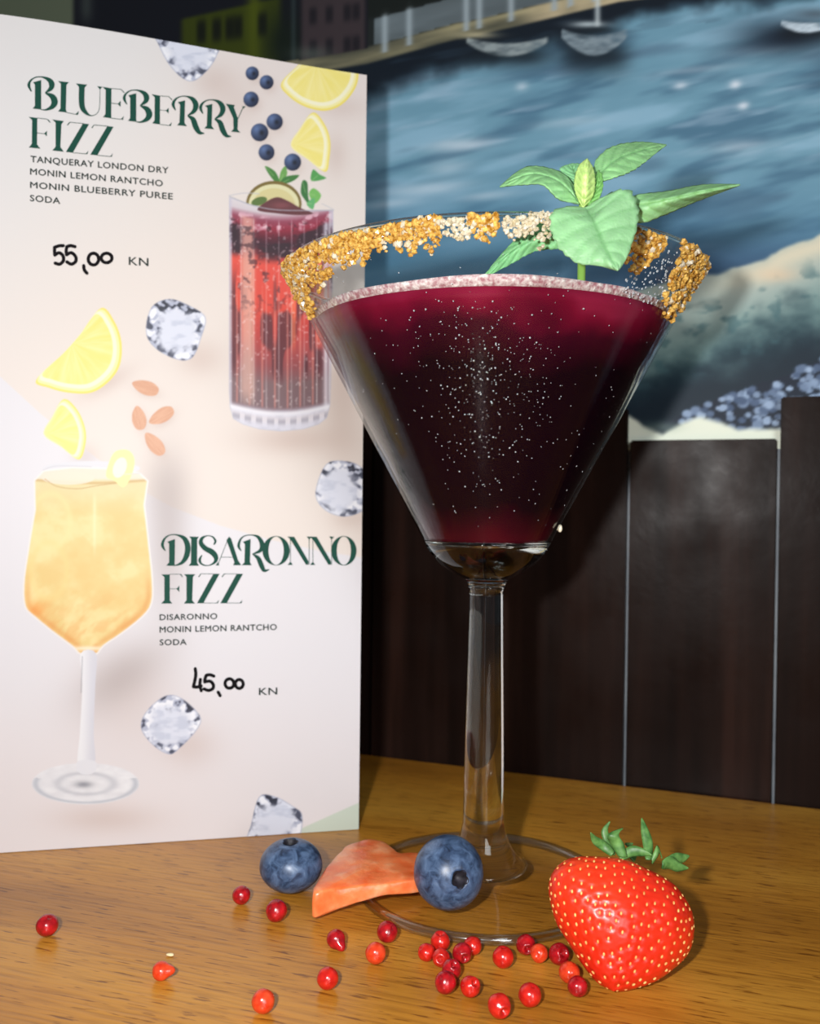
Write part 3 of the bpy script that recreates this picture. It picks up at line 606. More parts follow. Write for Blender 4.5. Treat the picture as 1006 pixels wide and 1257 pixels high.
g = Glyph(ink, *z3); gF(g, 2); g.P((278, 463), (385, 463), (362, 490), (355, 710), (380, 742), (275, 742), (300, 710), (300, 490))
for dx in (0, 222):
    g = Glyph(ink, *z3, dx=dx); g.P((555, 459), (615, 459), (460, 739), (400, 739)); g.S((430, 460, H), (560, 460, H)); g.S((415, 490, 10), (438, 459, 7)); g.S((455, 737, H), (592, 737, H)); g.P((580, 739), (600, 739), (610, 706))
ink.done('printed_title', GREEN)
# small wide capitals
DARK = plain('dark green print ink', (40, 50, 47), 0.6, Specular_IOR_Level=0.1)
def small_text(name, lines, m, bold=0.0):
    bm = bmesh.new()
    for txt, x0, y0, x1, y1, cap in lines:
        cu = bpy.data.curves.new('t', 'FONT'); cu.body = txt; cu.size = 1; cu.offset = bold; cu.space_character = 1.08; cu.resolution_u = 3
        ob = bpy.data.objects.new('t', cu); COL.objects.link(ob); dg = bpy.context.evaluated_depsgraph_get(); dg.update()
        me = bpy.data.meshes.new_from_object(ob.evaluated_get(dg)); bpy.data.objects.remove(ob); bpy.data.curves.remove(cu)
        co = np.array([v.co[:] for v in me.vertices]); w0, w1 = co[:, 0].min(), co[:, 0].max(); h = 0.729
        u = (co[:, 0]-w0)/(w1-w0); v = co[:, 1]/h*cap
        for k_, (ex, ey) in enumerate(((-.28, 0), (.28, 0), (0, -.22), (0, .22))):
            V = [bm.verts.new(p) for p in on_card(x0+(x1-x0)*u+ex, y0+(y1-y0)*u-v+ey, .10+.004*k_)]
            for p in me.polygons:
                try: bm.faces.new([V[k] for k in p.vertices])
                except ValueError: pass
        bpy.data.meshes.remove(me)
    return obj(name, bm, m, menu, smooth=False)
small_text('printed_ingredients', [('TANQUERAY LONDON DRY', 37.6, 198.9, 206.6, 213, 8), ('MONIN LEMON RANTCHO', 37.2, 214.2, 199.6, 229, 8), ('MONIN BLUEBERRY PUREE', 37.2, 230.7, 212, 245, 8), ('SODA', 37, 246.8, 73.8, 250.4, 8)], DARK)
small_text('printed_ingredients', [('DISARONNO', 196, 761.2, 266.4, 759.8, 7.4), ('MONIN LEMON RANTCHO', 196, 776.4, 339.4, 773.2, 7.6), ('SODA', 196, 792, 228.8, 791.5, 7.4)], DARK)
small_text('printed_currency', [('KN', 158.2, 325.1, 182, 326.7, 10.2)], DARK); small_text('printed_currency', [('KN', 317.8, 853.1, 340, 852.4, 9)], DARK)
PEN = plain('black felt pen', (10, 6, 10), 0.6, Specular_IOR_Level=0.08)
def price(zz, strokes, loops, w):
    ink = Ink(); g = Glyph(ink, *zz)
    for s in strokes: g.S(*[(a, b, w) for a, b in s], caps=True)
    for cx, cy, rx, ry in loops: g.O(cx, cy, rx+w/2, ry+w/2, rx-w/2, ry-w/2)
    ink.done('handwritten_price', PEN)
price((30, 180, .1988), [[(240, 612), (215, 613), (186, 622)], [(186, 622), (186, 645), (188, 670)], [(188, 670), (214, 656), (238, 675), (240, 705), (218, 726), (190, 720)], [(312, 618), (285, 612), (262, 618)], [(262, 618), (258, 645), (260, 668)], [(260, 668), (290, 656), (316, 680), (316, 710), (290, 726), (262, 712)], [(366, 735), (370, 762), (386, 782)]], [(426, 695, 32, 36), (507, 688, 33, 29)], 21)
price((185, 740, .179), [[(305, 452), (308, 500), (292, 576)], [(292, 576), (318, 577), (345, 570)], [(340, 525), (336, 565), (346, 602)], [(432, 502), (405, 493), (380, 497)], [(380, 497), (372, 520), (370, 542)], [(370, 542), (405, 537), (428, 560), (424, 588), (395, 600), (366, 590)], [(462, 612), (475, 636)]], [(539, 553, 30, 32), (606, 556, 27, 30)], 23)

# ------------------------------------------------------------------ cocktail glass
GX, GY = 22.2, 258.7                          # axis of the glass
def rout(z): return 18.5+.5345*(z-100)        # outside radius of the bowl cone at height z
RIM_Z = 174.4
G = empty('cocktail_glass', (GX*MM, GY*MM, 0)); tag(G, 'tall clear cocktail glass with long stem and sugared rim standing on the table', 'glass')
CLEAR = glass('clear glass', (0.97, 0.99, 0.98)); SHEET = thin_glass('thin bowl glass', 0.06); FOOTG = thin_glass('foot glass', 0.03, (1, 1, 1), face=0.03, power=5.0); EDGEG = thin_glass('foot edge glass', 0.12, (0.90, 0.92, 0.92), face=0.19)
lowp = [(5.3, 86.6), (6.2, 88.3), (10.2, 90.4), (14.2, 93.4), (17.0, 97.0), (18.6, 100.2)]
lows = spline([(a, b) for a, b in lowp], 5)
bm = bmesh.new()
inner = [(rout(z)-1.1, z) for z in np.linspace(RIM_Z-.6, 99.6, 30)]
lathe(bm, [(18.4, 99.6)]+[(rout(z), z) for z in np.linspace(100.2, RIM_Z-.6, 30)]+[(rout(RIM_Z)-.15, RIM_Z-.1), (rout(RIM_Z)-.55, RIM_Z+.15), (rout(RIM_Z)-.95, RIM_Z-.1)]+inner, n=128)
bowl_o = obj('bowl', bm, SHEET, G)
bm = bmesh.new(); lathe(bm, [(0, 86.7)]+[(a, b) for a, b in lows if b < 99.7]+[(17.35, 99.5), (16.5, 98.9), (0, 98.7)], n=96)
obj('bowl_bottom', bm, CLEAR, G)
bm = bmesh.new(); lathe(bm, [(0, 5.2), (8, 5.4), (12.4, 6.0), (12.9, 6.45), (11.2, 7.5), (9.6, 9.1), (8.5, 10.8), (7.6, 12.6), (6.5, 15.5), (5.95, 19), (5.8, 26), (5.6, 40), (5.2, 60), (4.85, 78), (4.75, 83.5), (4.8, 85.2), (5.25, 85.9), (5.25, 86.5), (0, 86.6)], n=72)
for f in bm.faces:
    if f.calc_center_median().z < 6.1: f.material_index = 1
obj('stem', bm, [CLEAR, FOOTG], G)
bm = bmesh.new(); lathe(bm, [(rout(RIM_Z)-.55+.62*math.cos(a), RIM_Z+.55*math.sin(a)) for a in np.linspace(0, 2*math.pi, 13)[:-1]], n=160, close=True); obj('rim', bm, CLEAR, G)
bm = bmesh.new(); lathe(bm, [(35.2, 2.5), (30, 3.0), (24, 3.7), (18, 4.7), (14.3, 5.8), (12.7, 6.5)], n=96); foot = obj('foot', bm, FOOTG, G)
bm = bmesh.new(); lathe(bm, [(35.2+1.45*math.cos(a), 1.42+1.35*math.sin(a)) for a in np.linspace(0, 2*math.pi, 17)[:-1]], n=160, close=True); obj('foot_edge', bm, EDGEG, foot)
# sugar crust in clumps round the near rim
def rim_az(px):                               # angle on the near half of the rim seen at that page column
    th = np.linspace(-math.pi*1.02, .02*math.pi, 800); P = np.stack([GX+rout(RIM_Z)*np.cos(th), GY+rout(RIM_Z)*np.sin(th), np.full_like(th, RIM_Z)], -1); x, _ = project(P)
    return th[np.argmin(np.abs(x-px))]
def sugar_mat(name, a, b, tr=.35):
    m = noise_mat(name, [(0.34, L4(*a)), (0.66, L4(*b))], 900, 0.2); p = m.node_tree.nodes['Principled BSDF']; p.inputs['Transmission Weight'].default_value = tr; p.inputs['IOR'].default_value = 1.4; return m
AMBER = sugar_mat('amber sugar', (156, 100, 20), (234, 194, 104), .2); PALE = sugar_mat('pale sugar', (206, 190, 150), (246, 240, 222), .4)
def crystal(bm, p, r, rnd):
    v = bmesh.ops.create_icosphere(bm, subdivisions=1, radius=r)['verts']; M = Matrix.Rotation(rnd.uniform(0, 6), 4, Vector((rnd.gauss(0, 1), rnd.gauss(0, 1), rnd.gauss(0, 1))).normalized())
    for w in v: w.co = M @ (w.co*rnd.uniform(.65, 1.25)) + Vector(p)
def clump(px0, px1, lo, n, m, rmin=.35, rmax=1.0, top=0.0, seed=1):
    rnd = random.Random(seed); bm = bmesh.new(); a0, a1 = rim_az(px0), rim_az(px1)
    for k in range(n):
        t = rnd.random(); a = a0+(a1-a0)*t; prof = (4*t*(1-t))**.35
        z = RIM_Z-1.0+top-abs(rnd.gauss(0, .55))*lo*prof; z = max(z, RIM_Z-1-lo*(.75+.4*rnd.random())*prof); r = rnd.uniform(rmin, rmax)
        R = rout(z)+r*.55+rnd.random()*.8 if z < RIM_Z-.3 else rout(RIM_Z)-.5+rnd.uniform(-.9, .9)
        crystal(bm, (R*math.cos(a), R*math.sin(a), z), r, rnd)
        if rnd.random() < .13:
            bm.faces.ensure_lookup_table()
            for f in bm.faces[-20:]: f.material_index = 1
    bm_o = obj('sugar_clump', bm, [m, PALE], G, smooth=False); return bm_o
for c in ((-900, 362, 13, 420, AMBER, .35, 1.0, .6), (358, 402, 9, 280, AMBER), (398, 452, 6.5, 240, AMBER), (446, 480, 5, 80, AMBER), (478, 514, 5.6, 130, AMBER), (510, 540, 6.8, 150, AMBER, .35, .9, .8), (538, 582, 4.0, 90, PALE, .3, .8), (576, 610, 5.0, 120, AMBER, .35, .9, .8), (618, 654, 4.0, 90, PALE, .3, .8), (650, 682, 5.5, 80, PALE, .3, .8, 1.4), (764, 816, 7.5, 220, AMBER), (838, 2000, 14.5, 470, AMBER, .35, 1.05, .8)):
    clump(*c, seed=int(c[0])+2000)
# beads of condensation on the outside of the bowl
rnd = random.Random(5); bm = bmesh.new()
def bead(th, z, r, inside=False):
    R = rout(z)+(.0 if not inside else -1.15); v = bmesh.ops.create_icosphere(bm, subdivisions=1, radius=r)['verts']; c = Vector((R*math.cos(th), R*math.sin(th), z)); nrm = Vector((math.cos(th), math.sin(th), -.47)).normalized()
    for w in v: q = w.co; q -= nrm*(q.dot(nrm)*.45); w.co = q+c
for k in range(430):
    z = rnd.triangular(112, 160, 148); th = rnd.gauss(-1.66, .20+.12*rnd.random()); bead(th, z, rnd.choice((.11, .13, .16, .23))*rnd.uniform(.8, 1.2))
for k in range(420):
    th = rnd.uniform(-1.0, -.28); z = rnd.uniform(160, 172); bead(th, z, rnd.uniform(.15, .42))
for k in range(160): bead(rnd.uniform(-2.9, -.3), rnd.uniform(104, 172), rnd.uniform(.10, .2))
DROP = plain('water bead', (235, 240, 245), 0.06, Transmission_Weight=0.75, IOR=1.33)
o = obj('condensation', bm, DROP, G); o['kind'] = 'stuff'
bm = bmesh.new(); q = at_y(687, 649, GY-4)-np.array([GX, GY, 0])
v = bmesh.ops.create_icosphere(bm, subdivisions=3, radius=.85)['verts']
for w in v: w.co = Vector((w.co.x*.75, w.co.y*.8, w.co.z*1.2+ (w.co.z > 0)*.25*w.co.z))+Vector(q)
o = obj('drip', bm, plain('milky drip', (222, 214, 190), .2), G)

# --- the drink in it
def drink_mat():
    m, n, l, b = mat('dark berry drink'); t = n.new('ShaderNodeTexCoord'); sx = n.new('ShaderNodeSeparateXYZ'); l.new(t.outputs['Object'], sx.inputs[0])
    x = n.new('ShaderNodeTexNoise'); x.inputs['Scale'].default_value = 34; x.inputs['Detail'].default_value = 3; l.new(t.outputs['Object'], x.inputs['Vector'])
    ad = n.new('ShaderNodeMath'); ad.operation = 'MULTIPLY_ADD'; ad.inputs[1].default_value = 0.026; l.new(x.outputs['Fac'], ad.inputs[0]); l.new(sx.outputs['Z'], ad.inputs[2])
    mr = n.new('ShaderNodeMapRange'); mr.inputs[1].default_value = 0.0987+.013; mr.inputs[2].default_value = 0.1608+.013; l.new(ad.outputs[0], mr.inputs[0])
    r = ramp(n, [(0.0, L4(70, 7, 20)), (0.09, L4(46, 4, 15)), (0.18, L4(14, 2, 9)), (0.70, L4(15, 2, 9)), (0.86, L4(48, 4, 20)), (0.95, L4(98, 10, 35)), (1.0, L4(116, 22, 48))])  # red top band paints the light coming through the drink into its colour
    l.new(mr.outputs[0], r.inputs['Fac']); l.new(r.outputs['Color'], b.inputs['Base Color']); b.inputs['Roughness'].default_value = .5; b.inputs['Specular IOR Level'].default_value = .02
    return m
D = empty('cocktail', (GX*MM, GY*MM, 98.8*MM)); tag(D, 'dark purple-red cocktail with a pale foam line filling the glass', 'drink')
def shift(o, dz): 
    for v in o.data.vertices: v.co.z -= dz*MM
LZ = 160.4
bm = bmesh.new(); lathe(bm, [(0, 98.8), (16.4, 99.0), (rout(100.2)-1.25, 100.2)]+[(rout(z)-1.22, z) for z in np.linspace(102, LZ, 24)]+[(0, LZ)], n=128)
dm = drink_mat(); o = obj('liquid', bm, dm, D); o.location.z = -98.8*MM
FOAM = noise_mat('berry foam', [(0.34, L4(146, 96, 104)), (0.5, L4(178, 154, 156)), (0.70, L4(212, 206, 204))], 900, 0.6, detail=6, bump=.0004)
bm = bmesh.new(); n = 160; zt = []
prof = lambda a: 1.5+1.9*vn(a)
def vn(a): return max(0, mnoise.noise(Vector((math.cos(a)*2.2, math.sin(a)*2.2, 3))))*.8+.5*math.exp(-((a+1.62)/.5)**2)
ringb = [bm.verts.new(((rout(LZ)-1.22)*math.cos(2*math.pi*k/n-math.pi), (rout(LZ)-1.22)*math.sin(2*math.pi*k/n-math.pi), LZ+.02)) for k in range(n)]
def foam_ring(f, dz): 
    out = []
    for k in range(n):
        a = 2*math.pi*k/n-math.pi; h = prof(a)*dz; z = LZ+.02+h; R = (rout(z)-1.22)*f; out.append(bm.verts.new((R*math.cos(a), R*math.sin(a), z+.25*mnoise.noise(Vector((R*math.cos(a)*.4, R*math.sin(a)*.4, 1)))*(f < 1))))
    return out
rs = [ringb]+[foam_ring(1, .6), foam_ring(1, 1.0), foam_ring(.97, 1.05), foam_ring(.9, .9), foam_ring(.75, .7), foam_ring(.4, .5)]
for a, b in zip(rs, rs[1:]):
    for k in range(n): bm.faces.new((a[k], a[(k+1) % n], b[(k+1) % n], b[k]))
bm.faces.new(rs[-1]); bm.faces.new(ringb[::-1])
o = obj('foam', bm, FOAM, D); o.location.z = -98.8*MM

# ------------------------------------------------------------------ mint sprig
M = empty('mint_sprig', tuple(at_y(713, 345, 222)*MM)); Mi = Matrix.Translation(-M.location)
tag(M, 'green mint sprig with serrated leaves stuck upright in the cocktail', 'herb')
def attach(o): o.parent = M; o.matrix_parent_inverse = Mi
zf = lambda x, y: (590+x*.328, 160+y*.328)
LEAF = {}
def leaf_mat(name, rough=.45):
    m = vcol(name, rough, bump=.0002, bscale=900, Specular_IOR_Level=.35, Subsurface_Weight=.12, Subsurface_Scale=.002); m.node_tree.nodes['Principled BSDF'].inputs['Subsurface Radius'].default_value = (.5, 1, .3); return m
LM = leaf_mat('mint leaf')
def leaf(Lp, Mp, Rp, yL, yM, yR, base, vein, seed=0, serr=1.0, nu=46, nv=11, nveins=7):
    def res(pts): 
        P = spline(pts, 10); d = np.r_[0, np.cumsum(np.hypot(*np.diff(P, axis=0).T))]; t = np.linspace(0, d[-1], nu); return np.stack([np.interp(t, d, P[:, 0]), np.interp(t, d, P[:, 1])], 1)
    l, m, r = res(Lp), res(Mp), res(Rp); tt = np.linspace(0, 1, nu); yf = lambda y: np.interp(tt, np.linspace(0, 1, len(y)), y); cols = []; V = []
    vs = np.linspace(-1, 1, 2*nv+1); rn = np.random.default_rng(seed)
    for v in vs:
        e = (l if v < 0 else r); a = abs(v); w = m+(e-m)*a; y = yf(yM)+(yf(yL if v < 0 else yR)-yf(yM))*a
        if a > .85:                            # saw-tooth margin
            tooth = ((tt*13) % 1)*.09*serr*np.sin(np.pi*np.clip(tt*1.02, 0, 1))**.5; dirv = (e-m); w = w+dirv*tooth[:, None]*((a-.85)/.15)
        px, py = zip(*[zf(*q) for q in w]); ph = (tt-a*.22)*nveins
        dv = np.minimum(ph % 1, 1-ph % 1); side = np.exp(-(dv/.10)**2); mid = math.exp(-(a/.06)**2); quilt = np.sin(np.pi*(ph % 1))*.55*min(1, a*4)*(1-a*.5)
        y = y-quilt+mid*.5
        V.append(at_y(np.array(px), np.array(py), y)); k = np.clip(side*.55*(a < .93)+mid*.9, 0, 1)[:, None]; nn = vnoise(tt*9+seed, tt*0+v*4+seed, seed)[:, None]
        cols.append(np.array(base)*(1-k)*(0.93+.14*nn)+np.array(vein)*k)
    V = np.array(V); C = np.array(cols); nvv = len(vs); i = np.arange(nvv*nu).reshape(nvv, nu); q = np.stack([i[:-1, :-1], i[:-1, 1:], i[1:, 1:], i[1:, :-1]], -1).reshape(-1, 4)
    me = bpy.data.meshes.new('leaf'); me.vertices.add(len(i.ravel())); me.vertices.foreach_set('co', (V.reshape(-1)*MM).astype(np.float32)); faces_mesh(me, q); set_col(me, C.reshape(-1, 3)); o = link('leaf', me, LM)
    so = o.modifiers.new('thick', 'SOLIDIFY'); so.thickness = .0004; so.offset = 0
    attach(o); return o
G1, V1 = (124, 170, 122), (94, 142, 92)
leaf([(390, 290), (320, 288), (268, 315), (273, 385), (310, 452), (370, 497), (440, 505), (512, 524)], [(390, 290), (415, 330), (440, 390), (468, 450), (512, 524)], [(390, 290), (450, 255), (530, 226), (572, 262), (582, 340), (562, 425), (540, 485), (512, 524)], [200, 196, 194, 193, 192], [200, 195, 193, 191.5, 190], [200, 197, 196, 194, 191], G1, V1, 1)
leaf([(365, 275), (350, 215), (300, 160), (200, 136), (140, 155), (72, 211)], [(365, 275), (330, 225), (270, 180), (180, 165), (72, 211)], [(365, 275), (325, 268), (285, 252), (232, 203), (160, 203), (72, 211)], [204, 206, 209, 211], [203, 202, 204, 207, 210], [203, 200, 201, 206, 210], (122, 172, 116), V1, 2)
leaf([(425, 190), (428, 120), (490, 65), (590, 46), (692, 55)], [(425, 195), (480, 130), (560, 88), (692, 55)], [(425, 200), (480, 182), (560, 152), (620, 112), (692, 55)], [206, 210, 214, 217], [205, 207, 211, 216], [204, 205, 209, 216], (126, 176, 118), V1, 3)
leaf([(372, 215), (330, 190), (298, 145), (340, 126)], [(375, 215), (355, 175), (340, 126)], [(380, 215), (388, 165), (375, 130), (340, 126)], [206, 209, 212], [206, 208, 212], [206, 209, 212], (120, 176, 124), V1, 4)
leaf([(380, 290), (358, 240), (352, 190), (368, 135), (397, 108)], [(382, 290), (388, 220), (392, 160), (397, 108)], [(384, 290), (415, 250), (425, 200), (418, 145), (397, 108)], [203, 202, 203, 204], [202, 199.5, 200, 203], [203, 202, 203, 204], (172, 206, 118), (206, 226, 150), 5)
leaf([(400, 288), (405, 230), (420, 190), (440, 150)], [(400, 290), (425, 240), (440, 200), (448, 160)], [(400, 290), (435, 265), (456, 210), (450, 160)], [203, 204, 206], [202, 203, 205], [202, 202, 205], (104, 160, 84), (150, 196, 110), 6)
leaf([(560, 275), (580, 245), (700, 230), (830, 206), (968, 204)], [(560, 285), (690, 262), (820, 232), (968, 204)], [(560, 295), (592, 345), (690, 312), (800, 266), (968, 204)], [202, 202, 201, 200], [201, 196, 196, 199], [202, 201, 200, 200], (124, 172, 118), (98, 146, 80), 7)
leaf([(310, 355), (250, 340), (180, 368), (110, 430), (40, 510), (4, 556)], [(300, 385), (220, 400), (120, 450), (4, 556)], [(300, 430), (285, 442), (200, 452), (110, 500), (4, 556)], [209, 211, 213, 216], [208, 209, 212, 216], [209, 211, 213, 216], (118, 178, 122), (88, 140, 90), 8)
bm = bmesh.new(); pts = [at_y(713, 352, 222), at_y(713.5, 325, 217), at_y(714, 290, 210), at_y(715, 258, 205), at_y(717, 240, 203.5)]
tube(bm, spline(pts, 5), [1.0]*20+[.9], 10); attach(obj('stem', bm, plain('mint stem', (138, 184, 84), .45)))

# ------------------------------------------------------------------ strawberry
ST = empty('strawberry', tuple(at_z(760, 1180)*MM)); STi = Matrix.Translation(-ST.location)
tag(ST, 'whole ripe red strawberry with green leaves resting on the table beside the glass', 'strawberry')
def satt(o): o.parent = ST; o.matrix_parent_inverse = STi; return o
# body: rows along an axis from the hull (back, up) to the tip (front, down); outline widths differ left and right
tipP = at_y(753, 1214, 209.5); hullP = at_y(767, 1052, 232.0); AX = tipP-hullP; LEN = np.linalg.norm(AX); ax = AX/LEN
sx_ = np.cross(ax, np.array([0, -1., 0])); sx_ = -sx_/np.linalg.norm(sx_)
if sx_[0] < 0: sx_ = -sx_
sf = np.cross(sx_, ax); sf = sf if sf[1] < 0 else -sf
TT = [0, .03, .10, .22, .36, .52, .68, .82, .93, 1.0]
RL = [0, 9.5, 15.6, 19.0, 20.0, 18.2, 14.2, 9.2, 5.0, 0]; RR = [0, 10.0, 16.2, 19.6, 20.2, 19.0, 15.6, 10.4, 5.4, 0]; RF = [0, 6.5, 10.5, 12.4, 12.9, 11.8, 9.6, 6.8, 4.0, 0]
ts = 1-np.cos(np.linspace(0, np.pi, 90)); ts /= 2
def prof_at(arr, t): 
    return np.interp(t, TTd, spl(arr))
_d = np.linspace(0, len(TT)-1, 8*(len(TT)-1)+1); TTd = spline([(a, 0) for a in TT], 8)[:, 0]
def spl(arr): return spline([(a, 0) for a in arr], 8)[:, 0]
def sberry(t, ph):                             # point and outward normal
    t = np.asarray(t, float); c, s = np.cos(ph), np.sin(ph)
    rl, rr, rf = prof_at(RL, t), prof_at(RR, t), prof_at(RF, t); rx = np.where(c < 0, rl, rr)
    hull_dip = -1.5*np.exp(-(t/.03)**2)
    return hullP+AX*(t+0*c)[..., None]+ (c*rx)[..., None]*sx_+(s*rf)[..., None]*sf
def sn(t, ph):
    e = 1e-3; a = sberry(np.clip(t+e, 0, 1), ph)-sberry(np.clip(t-e, 0, 1), ph); b = sberry(t, ph+e)-sberry(t, ph-e); n_ = np.cross(a, b); n_ /= np.linalg.norm(n_, axis=-1)[..., None]+1e-12
    out = sberry(t, ph)-(hullP+AX*np.asarray(t)[..., None]); sg = np.sign((n_*out).sum(-1)); return n_*sg[..., None]
seeds = []
NS = 400
_tt = np.linspace(.02, .985, 400); _w = np.cumsum(prof_at(RR, _tt)+prof_at(RL, _tt)+6); _w /= _w[-1]
_ct = np.interp(rng.random(9000), _w, _tt); _cp = rng.random(9000)*2*np.pi; _cq = sberry(_ct, _cp); _keep = np.zeros((0, 3))
for a_, b_, q_ in zip(_ct, _cp, _cq):
    if len(_keep) and ((_keep-q_)**2).sum(1).min() < 2.15**2: continue
    _keep = np.vstack([_keep, q_]); seeds.append((float(a_), float(b_)))
sp = np.array([sberry(np.array(a), np.array(b)) for a, b in seeds]); snm = np.array([sn(np.array(a), np.array(b)) for a, b in seeds])
nt, nph = 110, 150; tg, pg = np.meshgrid(np.clip(ts[np.linspace(0, 89, nt).astype(int)], .0005, .9995), np.linspace(0, 2*np.pi, nph, endpoint=False), indexing='ij')
tg = np.repeat(np.clip((1-np.cos(np.linspace(0.02, np.pi-.02, nt)))/2, 0, 1)[:, None], nph, 1)
SPT = sberry(tg, pg); SNN = sn(tg, pg)
dist = np.full(tg.shape, 1e9)
for q in sp: dist = np.minimum(dist, ((SPT-q)**2).sum(-1))
lump = np.array([mnoise.noise(Vector(p*.09)) for p in SPT.reshape(-1, 3)]).reshape(tg.shape)
SPT = SPT+SNN*(lump*.9-.38*np.exp(-dist/.55)+.10*np.exp(-(np.sqrt(dist)-1.25)**2/.12))[..., None]
# settle it on the table at the size and place it has in the room
c0 = SPT.reshape(-1, 3).mean(0); KS = 1.0; MV = np.zeros(3)
for _k in range(40):
    Q = (SPT-c0)*KS+c0+MV; MV[2] += .05-Q[..., 2].min(); Q = (SPT-c0)*KS+c0+MV
    qx, qy = project(Q); x0, x1, y1 = qx.min(), qx.max(), qy.max(); dep = Q[..., 1].mean()
    KS *= 1+.6*((852-673)/(x1-x0)-1); MV[0] += ((673+852)/2-(x0+x1)/2)*dep/F_PX*.8; MV[1] -= (1217-y1)*dep*dep/(CAM_H*F_PX)*.6
print('strawberry', KS, MV, x0, x1, qy.min(), y1)
def settle(p): return (p-c0)*KS+c0+MV
SPT = settle(SPT); sp0 = sp; sp = settle(sp); LIFT = np.zeros(3); HY = settle(hullP)[1]-232.0
bm = bmesh.new(); rows = [[bm.verts.new(p) for p in r] for r in SPT]
for a, b in zip(rows, rows[1:]):
    for k in range(nph): bm.faces.new((a[k], a[(k+1) % nph], b[(k+1) % nph], b[k]))
bm.faces.new(rows[0]); bm.faces.new(rows[-1])
def berry_mat():
    m = noise_mat('strawberry flesh', [(0.25, L4(206, 32, 12)), (0.55, L4(224, 50, 20)), (0.8, L4(234, 84, 38))], 38, .34, detail=3, Subsurface_Weight=.25, Subsurface_Scale=.003, Specular_IOR_Level=.5); m.node_tree.nodes['Principled BSDF'].inputs['Subsurface Radius'].default_value = (1, .25, .15); return m
satt(obj('flesh', bm, berry_mat()))
bm = bmesh.new()
for q, q0, nn, (t, ph) in zip(sp, sp0, snm, seeds):
    nn = Vector(nn); v = bmesh.ops.create_icosphere(bm, subdivisions=2, radius=1)['verts']; al = Vector(ax); al = (al-nn*al.dot(nn)).normalized(); bt = nn.cross(al); c = Vector(q+LIFT)-nn*.12; lm = mnoise.noise(Vector(q0*.09))*.9*KS; c += nn*lm
    for w in v: x, y, z = w.co; w.co = c+al*(x*.44)+bt*(y*.27)+nn*(z*.24)
o = satt(obj('seeds', bm, noise_mat('strawberry seed', [(.3, L4(214, 120, 52)), (.7, L4(242, 198, 118))], 160, .35))); o['kind'] = 'stuff'
cal = satt(empty('calyx')); 
def sepal(pts, ys, wd, col):
    P = [at_y(p[0], p[1]+(6 if k == 0 else 1.5), y+HY-(1.5 if k == 0 else 0)) for k, (p, y) in enumerate(zip(pts, ys))]; C = spline(P, 6); bm = bmesh.new(); m_ = len(C); rowsl = []
    wv = np.cross(C[-1]-C[0], np.array([0, -1., .25])); wv /= np.linalg.norm(wv)
    for k, p in enumerate(C):
        t = k/(m_-1); w = wd*.72*(np.sin(np.pi*min(1, t*.80+.20))**1.1+.02); rowsl.append([bm.verts.new(p+wv*w*v+np.array([0, .9*abs(v)*w*.4, 0])) for v in (-1, -.5, 0, .5, 1)])
    for a, b in zip(rowsl, rowsl[1:]):
        for j in range(4): bm.faces.new((a[j], a[j+1], b[j+1], b[j]))
    o = obj('sepal', bm, col, cal); so = o.modifiers.new('t', 'SOLIDIFY'); so.thickness = .0003
GS = noise_mat('strawberry leaf', [(.3, L4(40, 88, 34)), (.7, L4(112, 160, 84))], 420, .45)
for pts, ys, wd in (([(752, 1043), (740, 1037), (729, 1029), (724, 1020)], (232, 232, 231, 230), 1.5), ([(752, 1044), (745, 1030), (742, 1018), (748, 1007)], (233, 234, 235, 236), 1.3), ([(764, 1046), (757, 1034), (753, 1024), (764, 1016)], (230, 229, 229, 231), 2.2),
                    ([(796, 1050), (795, 1035), (791, 1018), (787, 1003)], (230, 231, 233, 235), 1.6), ([(760, 1048), (775, 1044), (790, 1045), (800, 1048)], (231, 230, 229, 228), 1.6), ([(800, 1052), (806, 1046), (809, 1042), (813, 1052)], (229, 228, 229, 230), 1.5), ([(812, 1056), (822, 1058), (832, 1063), (844, 1064)], (230, 230, 231, 232), 2.0), ([(815, 1055), (828, 1054), (838, 1052), (845, 1049)], (233, 234, 236, 237), 1.8), ([(775, 1050), (776, 1044), (770, 1038), (776, 1034)], (240, 243, 246, 248), 1.8)):
    sepal(pts, ys, wd, GS)

# ------------------------------------------------------------------ blueberries
def bb_mat():
    m, n, l, b = mat('blueberry skin'); t = n.new('ShaderNodeTexCoord'); x = n.new('ShaderNodeTexNoise'); x.inputs['Scale'].default_value = 330; x.inputs['Detail'].default_value = 8; x.inputs['Roughness'].default_value = .62; x.inputs['Distortion'].default_value = .8
    r = ramp(n, [(0.30, L4(22, 30, 48)), (0.44, L4(50, 68, 96)), (0.60, L4(78, 100, 132)), (0.8, L4(112, 132, 158))]); l.new(t.outputs['Object'], x.inputs['Vector']); l.new(x.outputs['Fac'], r.inputs['Fac']); l.new(r.outputs['Color'], b.inputs['Base Color'])
    b.inputs['Roughness'].default_value = .36; b.inputs['Specular IOR Level'].default_value = .45; return m
BBM = bb_mat(); CROWN = noise_mat('dried blueberry crown', [(.3, L4(14, 12, 16)), (.7, L4(40, 36, 46))], 900, .6)
